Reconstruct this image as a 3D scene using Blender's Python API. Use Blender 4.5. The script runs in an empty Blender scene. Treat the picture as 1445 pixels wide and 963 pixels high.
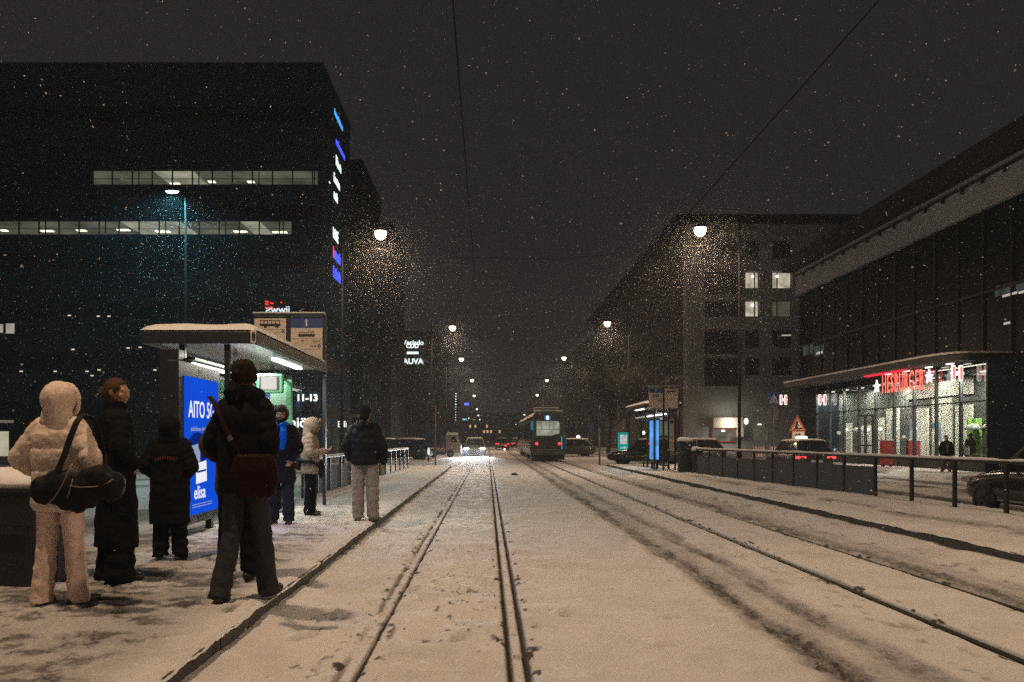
import bpy, math, random
import numpy as np
from mathutils import Vector, Matrix
random.seed(7); rng = np.random.default_rng(7)
PI = math.pi; R = math.radians
scene = bpy.context.scene
C = scene.collection
F, CX, CY, EYE = 1124.0, 688.0, 619.0, 1.433

def wx(px, Y): return (px - CX) * Y / F
def wz(py, Y): return EYE + (CY - py) * Y / F

# ------------------------------------------------------------------ materials
MATS = {}
def _mat(name):
    m = bpy.data.materials.new(name); m.use_nodes = True
    nt = m.node_tree
    return m, nt, nt.nodes['Principled BSDF'], nt.nodes['Material Output']

def mat(name, col, rough=.7, metal=0., var=.15, scale=8., bump=0., bscale=60., spec=.5, coat=0., sheen=0.):
    if name in MATS: return MATS[name]
    m, nt, b, out = _mat(name)
    b.inputs['Roughness'].default_value = rough
    b.inputs['Metallic'].default_value = metal
    b.inputs['Specular IOR Level'].default_value = spec
    if coat: b.inputs['Coat Weight'].default_value = coat
    if sheen: b.inputs['Sheen Weight'].default_value = sheen
    tc = nt.nodes.new('ShaderNodeTexCoord')
    n = nt.nodes.new('ShaderNodeTexNoise'); n.inputs['Scale'].default_value = scale; n.inputs['Detail'].default_value = 5
    nt.links.new(tc.outputs['Object'], n.inputs['Vector'])
    mx = nt.nodes.new('ShaderNodeMix'); mx.data_type = 'RGBA'
    lo = [max(0, c * (1 - var)) for c in col]; hi = [min(1, c * (1 + var)) for c in col]
    mx.inputs[6].default_value = (*lo, 1); mx.inputs[7].default_value = (*hi, 1)
    nt.links.new(n.outputs['Fac'], mx.inputs[0]); nt.links.new(mx.outputs[2], b.inputs['Base Color'])
    if bump:
        n2 = nt.nodes.new('ShaderNodeTexNoise'); n2.inputs['Scale'].default_value = bscale; n2.inputs['Detail'].default_value = 4
        nt.links.new(tc.outputs['Object'], n2.inputs['Vector'])
        bp = nt.nodes.new('ShaderNodeBump'); bp.inputs['Strength'].default_value = bump; bp.inputs['Distance'].default_value = .01
        nt.links.new(n2.outputs['Fac'], bp.inputs['Height']); nt.links.new(bp.outputs['Normal'], b.inputs['Normal'])
    MATS[name] = m
    return m

def emit(name, col, s=1., var=0., scale=3., sample=False):
    if name in MATS: return MATS[name]
    m, nt, b, out = _mat(name)
    nt.nodes.remove(b)
    e = nt.nodes.new('ShaderNodeEmission'); e.inputs['Color'].default_value = (*col, 1); e.inputs['Strength'].default_value = s
    if var:
        tc = nt.nodes.new('ShaderNodeTexCoord'); n = nt.nodes.new('ShaderNodeTexNoise'); n.inputs['Scale'].default_value = scale
        n.inputs['Detail'].default_value = 4
        nt.links.new(tc.outputs['Object'], n.inputs['Vector'])
        mr = nt.nodes.new('ShaderNodeMapRange'); mr.inputs['From Min'].default_value = .3; mr.inputs['From Max'].default_value = .7
        mr.inputs['To Min'].default_value = s * (1 - var); mr.inputs['To Max'].default_value = s * (1 + var)
        nt.links.new(n.outputs['Fac'], mr.inputs['Value']); nt.links.new(mr.outputs['Result'], e.inputs['Strength'])
    nt.links.new(e.outputs[0], out.inputs['Surface'])
    m.cycles.emission_sampling = 'AUTO' if sample else 'NONE'
    MATS[name] = m
    return m

def glass(name, tint=(.9, .95, .93), refl=.08, rough=.02):
    """thin pane: transparent with a reflection that grows at grazing angles"""
    if name in MATS: return MATS[name]
    m, nt, b, out = _mat(name); nt.nodes.remove(b)
    t = nt.nodes.new('ShaderNodeBsdfTransparent'); t.inputs[0].default_value = (*tint, 1)
    g = nt.nodes.new('ShaderNodeBsdfGlossy'); g.inputs['Roughness'].default_value = rough
    lw = nt.nodes.new('ShaderNodeLayerWeight'); lw.inputs['Blend'].default_value = .25
    mth = nt.nodes.new('ShaderNodeMath'); mth.operation = 'MULTIPLY_ADD'
    mth.inputs[1].default_value = .6; mth.inputs[2].default_value = refl
    nt.links.new(lw.outputs['Fresnel'], mth.inputs[0])
    mx = nt.nodes.new('ShaderNodeMixShader')
    nt.links.new(mth.outputs[0], mx.inputs[0]); nt.links.new(t.outputs[0], mx.inputs[1]); nt.links.new(g.outputs[0], mx.inputs[2])
    nt.links.new(mx.outputs[0], out.inputs['Surface'])
    MATS[name] = m
    return m

def snow_mat(name, clean=(.76, .75, .745), dirt=(.06, .05, .043), attr=True, bump=.75, grime=.25):
    if name in MATS: return MATS[name]
    m, nt, b, out = _mat(name)
    b.inputs['Roughness'].default_value = .75; b.inputs['Specular IOR Level'].default_value = .25
    N, L = nt.nodes.new, nt.links.new
    tc = N('ShaderNodeTexCoord')
    n1 = N('ShaderNodeTexNoise'); n1.inputs['Scale'].default_value = 1.3; n1.inputs['Detail'].default_value = 7; n1.inputs['Roughness'].default_value = .65
    L(tc.outputs['Object'], n1.inputs['Vector'])
    r1 = N('ShaderNodeMapRange'); r1.inputs['From Min'].default_value = .45; r1.inputs['From Max'].default_value = .8
    r1.inputs['To Min'].default_value = 0; r1.inputs['To Max'].default_value = grime
    L(n1.outputs['Fac'], r1.inputs['Value'])
    n3 = N('ShaderNodeTexNoise'); n3.inputs['Scale'].default_value = 38; n3.inputs['Detail'].default_value = 5; n3.inputs['Roughness'].default_value = .7
    L(tc.outputs['Object'], n3.inputs['Vector'])
    if attr:
        at = N('ShaderNodeAttribute'); at.attribute_name = 'dirt'
        # break the mask up with fine noise
        ad = N('ShaderNodeMath'); ad.operation = 'MULTIPLY_ADD'; ad.inputs[1].default_value = 1.1; ad.inputs[2].default_value = -.54
        L(n3.outputs['Fac'], ad.inputs[0])
        mu = N('ShaderNodeMath'); mu.operation = 'MULTIPLY'; L(ad.outputs[0], mu.inputs[0])
        sq = N('ShaderNodeMath'); sq.operation = 'MULTIPLY'; sq.inputs[1].default_value = 2.; L(at.outputs['Fac'], sq.inputs[0])
        sqc = N('ShaderNodeClamp'); L(sq.outputs[0], sqc.inputs['Value'])
        L(sqc.outputs[0], mu.inputs[1])
        s1 = N('ShaderNodeMath'); s1.operation = 'ADD'; L(at.outputs['Fac'], s1.inputs[0]); L(mu.outputs[0], s1.inputs[1])
        s2 = N('ShaderNodeMath'); s2.operation = 'ADD'; s2.use_clamp = True; L(s1.outputs[0], s2.inputs[0]); L(r1.outputs[0], s2.inputs[1])
        fac = s2.outputs[0]
    else:
        fac = r1.outputs[0]
    mx = N('ShaderNodeMix'); mx.data_type = 'RGBA'; mx.inputs[6].default_value = (*clean, 1); mx.inputs[7].default_value = (*dirt, 1)
    L(fac, mx.inputs[0]); L(mx.outputs[2], b.inputs['Base Color'])
    bp = N('ShaderNodeBump'); bp.inputs['Strength'].default_value = bump; bp.inputs['Distance'].default_value = .03
    n2 = N('ShaderNodeTexNoise'); n2.inputs['Scale'].default_value = 26; n2.inputs['Detail'].default_value = 9; n2.inputs['Roughness'].default_value = .7
    L(tc.outputs['Object'], n2.inputs['Vector']); L(n2.outputs['Fac'], bp.inputs['Height']); L(bp.outputs['Normal'], b.inputs['Normal'])
    MATS[name] = m
    return m

SNOW = snow_mat('snow_ground')
SNOWC = snow_mat('snow_cap', attr=False, bump=.3, grime=.12)
STEEL = mat('dark_steel', (.035, .04, .045), .45, .6, bump=.1)
BLACKP = mat('black_paint', (.018, .02, .022), .4)
GREYP = mat('grey_paint', (.22, .23, .24), .5)
TEALP = mat('teal_grey_paint', (.05, .08, .085), .45)
STONE = mat('kerb_stone', (.06, .055, .05), .85, var=.4, scale=5, bump=.6, bscale=30)
RUBBER = mat('rubber', (.012, .012, .013), .85)
CHROME = mat('bright_metal', (.5, .5, .52), .3, 1.)
GLASS = glass('clear_glass')
DGLASS = mat('dark_glass', (.008, .012, .015), .06, spec=.8, var=.3)
PAPER = mat('sign_paper', (.62, .55, .46), .6, var=.06)
BLUEP = mat('sign_blue', (.02, .06, .22), .5, var=.1)
REDP = mat('sign_red', (.42, .05, .03), .5)
BLK = mat('sign_black', (.015, .015, .015), .6)

# ------------------------------------------------------------------ mesh helper
PENDING = []       # objects whose modifiers get applied at the end
def rootloc(p):
    v = Vector((0, 0, 0))
    while p is not None:
        v += p.location; p = p.parent
    return v

def tag(o, label=None, cat=None, group=None, kind=None):
    if label: o['label'] = label
    if cat: o['category'] = cat
    if group: o['group'] = group
    if kind: o['kind'] = kind
    return o

def thing(name, loc, label, cat, group=None):
    o = bpy.data.objects.new(name, None); C.objects.link(o); o.location = loc
    o.empty_display_size = .2
    return tag(o, label, cat, group)

def comb(x0, x1, xs, hw, zb, zr, zt):
    """outline of a rail (zb..zr) with upright teeth to zt"""
    p = [(x1, zb), (x0, zb), (x0, zr)]
    for x in xs: p += [(x - hw, zr), (x - hw, zt), (x + hw, zt), (x + hw, zr)]
    return p + [(x1, zr)]

class MB:
    def __init__(s): s.v = []; s.f = []
    def add(s, v, f):
        n = len(s.v); s.v += [tuple(p) for p in v]; s.f += [tuple(i + n for i in q) for q in f]; return s
    def box(s, x0, y0, z0, x1, y1, z1):
        x0, x1 = min(x0, x1), max(x0, x1); y0, y1 = min(y0, y1), max(y0, y1); z0, z1 = min(z0, z1), max(z0, z1)
        return s.add([(x0, y0, z0), (x1, y0, z0), (x1, y1, z0), (x0, y1, z0), (x0, y0, z1), (x1, y0, z1), (x1, y1, z1), (x0, y1, z1)],
                     [(3, 2, 1, 0), (4, 5, 6, 7), (0, 1, 5, 4), (1, 2, 6, 5), (2, 3, 7, 6), (3, 0, 4, 7)])
    def obox(s, c, size, rot=(0, 0, 0)):
        M = Matrix.LocRotScale(Vector(c), __import__('mathutils').Euler(rot), None)
        h = [d / 2 for d in size]
        v = [M @ Vector((sx * h[0], sy * h[1], sz * h[2])) for sz in (-1, 1) for sx, sy in ((-1, -1), (1, -1), (1, 1), (-1, 1))]
        return s.add(v, [(3, 2, 1, 0), (4, 5, 6, 7), (0, 1, 5, 4), (1, 2, 6, 5), (2, 3, 7, 6), (3, 0, 4, 7)])
    def tube(s, pts, rad, seg=8, ref=(1, 0, 0), cap=True):
        pts = [Vector(p) for p in pts]; n = len(pts); vs = []
        if not isinstance(rad, (list, tuple)): rad = [rad] * n
        for i, p in enumerate(pts):
            t = (pts[min(i + 1, n - 1)] - pts[max(i - 1, 0)])
            t = t.normalized() if t.length > 1e-9 else Vector((0, 0, 1))
            r = Vector(ref)
            if abs(t.dot(r)) > .93: r = Vector((0, 1, 0)) if abs(t.y) < .9 else Vector((0, 0, 1))
            a = (r - t * t.dot(r)).normalized(); b = t.cross(a)
            ra = rad[i]; ra, rb = ra if isinstance(ra, (tuple, list)) else (ra, ra)
            for k in range(seg):
                th = 2 * PI * k / seg
                vs.append(p + a * (ra * math.cos(th)) + b * (rb * math.sin(th)))
        fs = []
        for i in range(n - 1):
            for k in range(seg):
                k2 = (k + 1) % seg
                fs.append((i * seg + k, i * seg + k2, (i + 1) * seg + k2, (i + 1) * seg + k))
        if cap:
            fs.append(tuple(range(seg - 1, -1, -1))); fs.append(tuple((n - 1) * seg + k for k in range(seg)))
        return s.add(vs, fs)
    def sphere(s, c, r, seg=14, rings=9, M=None):
        if not isinstance(r, (tuple, list)): r = (r, r, r)
        vs = [Vector((0, 0, -r[2]))]
        for i in range(1, rings):
            ph = -PI / 2 + PI * i / rings
            for k in range(seg):
                th = 2 * PI * k / seg
                vs.append(Vector((r[0] * math.cos(ph) * math.cos(th), r[1] * math.cos(ph) * math.sin(th), r[2] * math.sin(ph))))
        vs.append(Vector((0, 0, r[2])))
        if M is not None: vs = [M @ v for v in vs]
        c = Vector(c); vs = [v + c for v in vs]
        fs = [(0, 1 + (k + 1) % seg, 1 + k) for k in range(seg)]
        for i in range(rings - 2):
            for k in range(seg):
                a = 1 + i * seg; k2 = (k + 1) % seg
                fs.append((a + k, a + k2, a + seg + k2, a + seg + k))
        a = 1 + (rings - 2) * seg; top = len(vs) - 1
        fs += [(a + k, a + (k + 1) % seg, top) for k in range(seg)]
        return s.add(vs, fs)
    def chain(s, pts, rad, seg=10):
        """tube with round ends, for bodies that get remeshed"""
        s.tube(pts, rad, seg)
        for p, r in ((pts[0], rad[0]), (pts[-1], rad[-1])):
            r = r if isinstance(r, (tuple, list)) else (r, r)
            s.sphere(p, (r[0] * .99, r[1] * .99, min(r) * .99), 10, 7)
        return s
    def prism(s, poly, axis, a0, a1):
        """poly: 2-D outline; axis 'y' -> (x,z), axis 'x' -> (y,z), axis 'z' -> (x,y)"""
        def P(u, w, a):
            return {'y': (u, a, w), 'x': (a, u, w), 'z': (u, w, a)}[axis]
        n = len(poly)
        v = [P(u, w, a0) for u, w in poly] + [P(u, w, a1) for u, w in poly]
        f = [tuple(range(n)), tuple(range(2 * n - 1, n - 1, -1))] + [(i, i + n, (i + 1) % n + n, (i + 1) % n) for i in range(n)]
        return s.add(v, f)
    def rings(s, rr, seg=24, ex=2.0):
        """horizontal elliptical rings (cx,cy,cz,rx,ry)"""
        vs = []
        for cx, cy, cz, rx, ry in rr:
            for k in range(seg):
                th = 2 * PI * k / seg; c, sn = math.cos(th), math.sin(th)
                vs.append((cx + rx * math.copysign(abs(c) ** (2 / ex), c), cy + ry * math.copysign(abs(sn) ** (2 / ex), sn), cz))
        fs = []; n = len(rr)
        for i in range(n - 1):
            for k in range(seg):
                k2 = (k + 1) % seg
                fs.append((i * seg + k, i * seg + k2, (i + 1) * seg + k2, (i + 1) * seg + k))
        fs.append(tuple(range(seg - 1, -1, -1))); fs.append(tuple((n - 1) * seg + k for k in range(seg)))
        return s.add(vs, fs)
    def build(s, name, m, parent=None, smooth=False, bevel=0., fix=False):
        me = bpy.data.meshes.new(name)
        if parent is not None: off = rootloc(parent)
        else:
            a = np.array(s.v); off = Vector((float((a[:, 0].min() + a[:, 0].max()) / 2), float((a[:, 1].min() + a[:, 1].max()) / 2), float(a[:, 2].min())))
        me.from_pydata([(x - off.x, y - off.y, z - off.z) for x, y, z in s.v], [], s.f)
        if fix:
            import bmesh
            bm = bmesh.new(); bm.from_mesh(me); bmesh.ops.recalc_face_normals(bm, faces=bm.faces); bm.to_mesh(me); bm.free()
        me.materials.append(m)
        if smooth: me.polygons.foreach_set('use_smooth', [True] * len(me.polygons))
        o = bpy.data.objects.new(name, me); C.objects.link(o)
        if parent is not None: o.parent = parent
        else: o.location = off
        if bevel:
            md = o.modifiers.new('bevel', 'BEVEL'); md.width = bevel; md.segments = 2; md.limit_method = 'ANGLE'
            PENDING.append(o)
        return o

TEX = {}
def clouds(size, depth=2):
    if (size, depth) not in TEX:
        t = bpy.data.textures.new('cloth_noise', 'CLOUDS'); t.noise_scale = size; t.noise_depth = depth; TEX[(size, depth)] = t
    return TEX[(size, depth)]

def fuse(o, voxel, it=4, disp=0., dsize=.12):
    """grow one continuous skin over overlapping closed pieces"""
    md = o.modifiers.new('skin', 'REMESH'); md.mode = 'VOXEL'; md.voxel_size = voxel; md.use_smooth_shade = True
    if it:
        sm = o.modifiers.new('smooth', 'SMOOTH'); sm.factor = .5; sm.iterations = it
    if disp:
        d = o.modifiers.new('folds', 'DISPLACE'); d.texture = clouds(dsize); d.strength = disp; d.mid_level = .5; d.texture_coords = 'LOCAL'
    PENDING.append(o)
    return o

TEXTS = []; FIT = {}
def bake_pending():
    bpy.context.view_layer.update()
    dg = bpy.context.evaluated_depsgraph_get()
    done = {}
    for o in dict.fromkeys(PENDING):
        me = bpy.data.meshes.new_from_object(o.evaluated_get(dg), depsgraph=dg)
        done[o] = me
    for o, me in done.items():
        o.modifiers.clear(); o.data = me
    for o in TEXTS:                       # lettering becomes real mesh
        me = bpy.data.meshes.new_from_object(o.evaluated_get(dg), depsgraph=dg); nm = o.name.split('.')[0]
        if o.name in FIT:
            xs_ = [v.co.x for v in me.vertices]; o.scale.x = FIT[o.name] / (max(xs_) - min(xs_))
        kids = o.parent; mw = (o.location.copy(), o.rotation_euler.copy(), o.scale.copy()); cu = o.data
        bpy.data.objects.remove(o); bpy.data.curves.remove(cu); me.name = nm
        n = bpy.data.objects.new(nm, me); C.objects.link(n); n.parent = kids; n.location, n.rotation_euler, n.scale = mw
    TEXTS.clear()

def text(name, s, size, m, parent, loc, rot=(PI / 2, 0, 0), ext=.01, off=0., align='CENTER', sx=1., fit=None, space=1.):
    cu = bpy.data.curves.new(name, 'FONT'); cu.body = s; cu.size = size; cu.extrude = ext; cu.offset = off
    cu.align_x = align; cu.space_character = space; cu.align_y = 'CENTER'; cu.resolution_u = 4
    cu.materials.append(m)
    o = bpy.data.objects.new(name, cu); C.objects.link(o)
    o.rotation_euler = rot; o.scale = (sx, 1, 1)
    o.location = Vector(loc) - (rootloc(parent) if parent else Vector((0, 0, 0)))
    if parent: o.parent = parent
    TEXTS.append(o)
    if fit: FIT[o.name] = fit
    return o

def copy_tree(o, parent=None):
    c = o.copy(); C.objects.link(c)
    if parent is not None: c.parent = parent
    for ch in list(o.children): copy_tree(ch, c)
    return c

def light(kind, name, loc, col, power, parent=None, rot=(0, 0, 0), size=.2, spot=None, blend=.5, sy=None):
    l = bpy.data.lights.new(name, kind); l.color = col; l.energy = power
    if kind == 'AREA':
        l.size = size
        if sy: l.shape = 'RECTANGLE'; l.size_y = sy
    else: l.shadow_soft_size = size
    if kind == 'SPOT': l.spot_size = spot; l.spot_blend = blend
    o = bpy.data.objects.new(name, l); C.objects.link(o)
    o.location = Vector(loc) - (rootloc(parent) if parent else Vector((0, 0, 0))); o.rotation_euler = rot
    if parent: o.parent = parent
    return o

# ------------------------------------------------------------------ noise (numpy)
def vnoise(x, y, seed=0):
    x = np.asarray(x, float); y = np.asarray(y, float)
    xi = np.floor(x).astype(np.int64); yi = np.floor(y).astype(np.int64); fx = x - xi; fy = y - yi
    def h(a, b):
        n = (a * 374761393 + b * 668265263 + seed * 974634777) & 0x7fffffff
        n = ((n ^ (n >> 13)) * 1274126177) & 0x7fffffff
        return ((n ^ (n >> 16)) & 0xffff) / 65535.
    fx = fx * fx * (3 - 2 * fx); fy = fy * fy * (3 - 2 * fy)
    return (h(xi, yi) * (1 - fx) + h(xi + 1, yi) * fx) * (1 - fy) + (h(xi, yi + 1) * (1 - fx) + h(xi + 1, yi + 1) * fx) * fy
def fbm(x, y, seed=0, oct=4, gain=.5):
    s = 0; a = 1; t = 0
    for i in range(oct):
        s = s + a * vnoise(x * 2 ** i, y * 2 ** i, seed + i * 17); t += a; a *= gain
    return s / t
def sstep(a, b, x): t = np.clip((x - a) / (b - a), 0, 1); return t * t * (3 - 2 * t)

def sheet(name, xs, ys, hf, df, m=None, kind='structure', label=None, cat=None):
    X, Y = np.meshgrid(xs, ys); Z = hf(X, Y); D = df(X, Y)
    nx, ny = len(xs), len(ys)
    co = np.stack([X, Y, Z], -1).reshape(-1, 3)
    i = np.arange(nx * ny).reshape(ny, nx)
    q = np.stack([i[:-1, :-1], i[:-1, 1:], i[1:, 1:], i[1:, :-1]], -1).reshape(-1, 4)
    me = bpy.data.meshes.new(name)
    me.vertices.add(len(co)); me.vertices.foreach_set('co', co.ravel())
    me.loops.add(q.size); me.loops.foreach_set('vertex_index', q.ravel())
    me.polygons.add(len(q)); me.polygons.foreach_set('loop_start', np.arange(len(q)) * 4)
    me.polygons.foreach_set('use_smooth', np.ones(len(q), bool))
    at = me.attributes.new('dirt', 'FLOAT', 'POINT'); at.data.foreach_set('value', np.broadcast_to(D, X.shape).astype(np.float32).ravel())
    me.update(); me.validate()
    me.materials.append(m or SNOW)
    o = bpy.data.objects.new(name, me); C.objects.link(o)
    return tag(o, label, cat, None, kind)

def geo(a, b, k):
    """spacing that grows with distance"""
    out = [a]
    while out[-1] < b: out.append(out[-1] + max(.012, k * out[-1]))
    return np.array(out)
# ------------------------------------------------------------------ ground
def flat(v): return lambda X, Y: np.zeros_like(X) + v
sheet('ground', np.linspace(-400, 400, 60), np.linspace(-80, 700, 60), flat(-.45), flat(.5))

RAILS = (-.84, .19, 3.42, 4.45)
LK, RK = -1.70, 5.80                       # the two platform kerbs
def tread(X, Y, feet):
    g = np.zeros_like(X); rim = np.zeros_like(X)
    for x, y, a in feet:
        j = (np.abs(X - x) < .35) & (np.abs(Y - y) < .35)
        dx, dy = X[j] - x, Y[j] - y
        u = dx * math.sin(a) + dy * math.cos(a); v = dx * math.cos(a) - dy * math.sin(a)
        q = (u / .15) ** 2 + (v / (.05 + .012 * (u > 0))) ** 2
        g[j] = np.maximum(g[j], np.exp(-q ** 2)); rim[j] = np.maximum(rim[j], np.exp(-((q - 1.9) / .8) ** 2))
    return g, rim
TRK = [(wx(px, 1611 / (py - 619)), 1611 / (py - 619), an) for px, py, an in ((945, 877, .9), (938, 918, 1.0), (1130, 908, .6), (800, 870, .3), (868, 838, 1.2), (600, 800, .2), (585, 836, .4), (1020, 820, .8), (655, 840, .1), (650, 905, .3), (430, 905, .5), (455, 870, .4))]
def bed_h(X, Y):
    h = .02 * (fbm(X * .7, Y * .5, 3) - .5) + .02 * (fbm(X * 4, Y * 3.2, 5) - .5) + .012 * (fbm(X * 17, Y * 15, 8, 3) - .5)
    h += .03
    for k, xr in enumerate(RAILS):
        d = np.abs(X - xr)
        w = 1 + .35 * (fbm(X * 3, Y * 2.5, 90 + k) - .5)
        h = h * (1 - .9 * np.exp(-(d / .07) ** 2)) - 0
        side = np.abs(d - .052 * w)
        dep = .05 if k in (0, 1) else .045
        g = np.exp(-(side / .016) ** 2)
        if k == 0: g = g * np.where(X > xr, 1, .55 * sstep(.3, .6, fbm(X * 0, Y * 2.2, 33)))
        if k == 2: g = g * np.where(X < xr, 1, .6)
        if k == 3: g = g * .4
        h -= dep * g
    # drift against the kerbs
    near = sstep(46, 38, Y)
    h += near * .055 * sstep(LK + .42, LK, X) * (.7 + .6 * fbm(X, Y * 1.3, 41))
    h += near * .06 * sstep(RK - .75, RK - .1, X) * (.4 + 1.0 * fbm(X, Y * 1.6, 42))
    g, rim = tread(X, Y, TRK); h += -.035 * g + .01 * rim
    # slush ruts
    sl = slush(X, Y)
    h -= .03 * sl; h += .085 * sl * (fbm(X * 16, Y * 8, 77, 3) - .5)
    # mounds thrown beside the ruts
    h += .02 * np.exp(-((X - 1.95) / .12) ** 2) * fbm(X * 4, Y * 2, 61)
    # pock marks and footprints on the left track
    p = fbm(X * 6.5, Y * 4.5, 15, 3)
    h -= .022 * sstep(.62, .74, p) * (X < 2.0) * sstep(.5, -.2, X)
    return h
def slush(X, Y):
    w = .12 * (fbm(X * 0 + 1, Y * .35, 9) - .5) + .2 * (fbm(X * 2.2, Y * 1.1, 10) - .5)
    a = np.exp(-(((X - 2.17 + w) / .17) ** 2) ** 1.4) + .85 * np.exp(-(((X - 2.62 + w) / .15) ** 2) ** 1.4)
    a = np.maximum(a, .45 * np.exp(-(((X - 2.4 + w) / .42) ** 2) ** 2))
    b = .95 * np.exp(-(((X - 4.62 + w * .6) / .17) ** 2) ** 1.3) + .45 * np.exp(-(((X - 4.95 + w) / .22) ** 2))
    s = np.clip(np.maximum(a, b), 0, 1)
    return s * (.72 + .28 * sstep(.3, .6, fbm(X * 7, Y * 3.4, 12, 4)))
def bed_d(X, Y):
    d = .84 * slush(X, Y) * (.35 + .6 * fbm(X * 22, Y * 11, 13, 3) + .55 * fbm(X * 16, Y * .9, 14, 3))
    for k, xr in enumerate(RAILS):
        dd = np.abs(X - xr)
        wob = 1 + .5 * (fbm(X * 4, Y * 3, 190 + k) - .5)
        g = np.exp(-((dd - .055) / (.02 * wob)) ** 2)
        if k == 0: g = g * np.where(X > xr, 1, .6 * sstep(.25, .6, fbm(X * 0, Y * 2.2, 33)))
        if k == 2: g = g * np.where(X < xr, 1, .5)
        if k == 3: g = g * .45
        d = np.maximum(d, 1.25 * g)
        # crumbs of dirt beside each rail
        cr = fbm(X * 16, Y * 9, 300 + k, 3)
        d = np.maximum(d, 1.4 * sstep(.69, .73, cr) * np.exp(-((dd - .085) / .075) ** 2))
        d = np.maximum(d, .10 * (dd < .05))
    g, rim = tread(X, Y, TRK); d = np.maximum(d, .55 * g * fbm(X * 12, Y * 12, 39, 3))
    # trampled clods between and beside the left rails
    zone = np.exp(-((X + .3) / .3) ** 2) * sstep(14, 6, Y) + .9 * np.exp(-((X + 1.25) / .35) ** 2) * sstep(11, 4, Y)
    cl = fbm(X * 17, Y * 10, 55, 4) * .7 + .3 * fbm(X * 1.9, Y * 1.3, 56)
    d = np.maximum(d, 1.0 * sstep(.665, .71, cl) * zone)
    # spray off the ruts
    sp = fbm(X * 11, Y * 6, 65, 3)
    d = np.maximum(d, .6 * sstep(.64, .72, sp) * (np.exp(-((X - 5.15) / .4) ** 2) + .7 * np.exp(-((X - 3.0) / .3) ** 2)))
    # worn crossing beyond the platforms
    cross = sstep(40, 46, Y) * sstep(80, 60, Y)
    d = np.maximum(d, cross * .22 * sstep(.4, .6, fbm(X * .5, Y * .35, 71)))
    d = np.maximum(d, .22 * sstep(60, 110, Y))
    d = np.maximum(d, .08 + .12 * (fbm(X * .4, Y * .25, 81) - .4))
    return d
xs = np.unique(np.round(np.concatenate([np.arange(LK - .03, 1.2, .0115), np.arange(1.2, 1.9, .03), np.arange(1.9, 3.3, .02), np.arange(3.3, 3.55, .011), np.arange(3.55, RK + .05, .022)]), 4))
sheet('track_bed', xs, geo(2.2, 230, .0075), bed_h, bed_d)

# steel rail heads: continuous strips set in the snow
for k, xr in enumerate(RAILS):
    mb = MB().box(xr - .028, 2.2, -.12, xr + .028, 230, .0005 if k < 2 else (.012 if k == 2 else .005))
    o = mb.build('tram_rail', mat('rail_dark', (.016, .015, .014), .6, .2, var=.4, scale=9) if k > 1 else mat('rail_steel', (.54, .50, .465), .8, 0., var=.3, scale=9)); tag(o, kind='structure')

# platforms
PZ = .2
def plat_d(X, Y, seed, lo, edge):
    n = .6 * fbm(X * 2.2, Y * 3.6, seed, 5) + .4 * fbm(X * 7.5, Y * 10, seed + 3, 4)
    d = .95 * sstep(.5, .66, n)
    return d
FEET = []
_r = random.Random(31)
for _ in range(26):                                  # walked lines along and across the platform
    x, y = _r.uniform(-3.6, -1.95), _r.uniform(3.2, 15); a = _r.choice((0, 0, PI, PI / 2, 2.4)) + _r.uniform(-.4, .4)
    for k in range(_r.randint(4, 9)):
        s = .09 if k % 2 else -.09
        FEET.append((x + math.cos(a) * s, y - math.sin(a) * s, a + _r.uniform(-.2, .2))); x += math.sin(a) * _r.uniform(.5, .68); y += math.cos(a) * _r.uniform(.5, .68)
FEET = [p for p in FEET if -4.2 < p[0] < -1.8 and 2.2 < p[1] < 22]
def left_h(X, Y):
    h = PZ + .03 * (fbm(X * 1.7, Y * 1.9, 21) - .5) + .032 * (fbm(X * 7, Y * 8, 22, 4) - .5) + .012 * (fbm(X * 26, Y * 26, 23, 2) - .5)
    g, rim = tread(X, Y, FEET); h += -.034 * g + .012 * rim
    h -= .03 * sstep(LK - .06, LK + .015, X)
    return h - .35 * sstep(36.4, 39, Y)
def left_d(X, Y):
    d = plat_d(X, Y, 24, 0, 0)
    worn = sstep(17, 7, Y) * sstep(-1.75, -2.3, X)
    base = .30 * sstep(14, 6.5, Y) * sstep(-1.65, -2.2, X)
    foot = fbm(X * 4.2, Y * 8.5, 28, 4)
    g, rim = tread(X, Y, FEET)
    st = sstep(.55, .66, .7 * fbm(X * 1.3, Y * 4.2, 71, 4) + .3 * fbm(X * 5, Y * 11, 72, 3)) * sstep(15, 8, Y) * sstep(-1.8, -2.15, X)
    fp = g * (.25 + .75 * fbm(X * 9, Y * 9, 29, 3)) * sstep(22, 10, Y)
    return np.maximum.reduce([.85 * st, d * worn * .8, base + .14 * foot * worn, .72 * sstep(.57, .66, foot) * worn, .85 * fp]) + .05
xs = np.concatenate([np.linspace(-4.6, -3.6, 34), np.arange(-3.57, LK + .012, .02), [LK + .014]])
sheet('platform', xs, geo(2.2, 39, .0075), left_h, left_d)
def right_h(X, Y):
    h = PZ + .03 * (fbm(X * 1.6, Y * 1.2, 31) - .5) + .03 * (fbm(X * 6, Y * 5, 32) - .5)
    h += .05 * np.exp(-((X - 8.2) / .35) ** 2) * fbm(X * 1.3, Y * 1.1, 37)
    h -= .025 * sstep(RK + .07, RK - .01, X)
    return h - .33 * sstep(38, 41, Y) - .30 * sstep(8.95, 9.25, X)
def right_d(X, Y):
    w = .5 * (fbm(X * 0, Y * .3, 36) - .5)
    band = np.exp(-((X - 6.9 + w) / .32) ** 2)
    return .05 + .5 * band * sstep(.38, .56, fbm(X * 3, Y * 1.5, 34, 4)) + .4 * sstep(.62, .7, fbm(X * 6, Y * 5, 35, 3)) * band
xs = np.concatenate([[RK - .014], np.arange(RK, 9.3, .04)])
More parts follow.
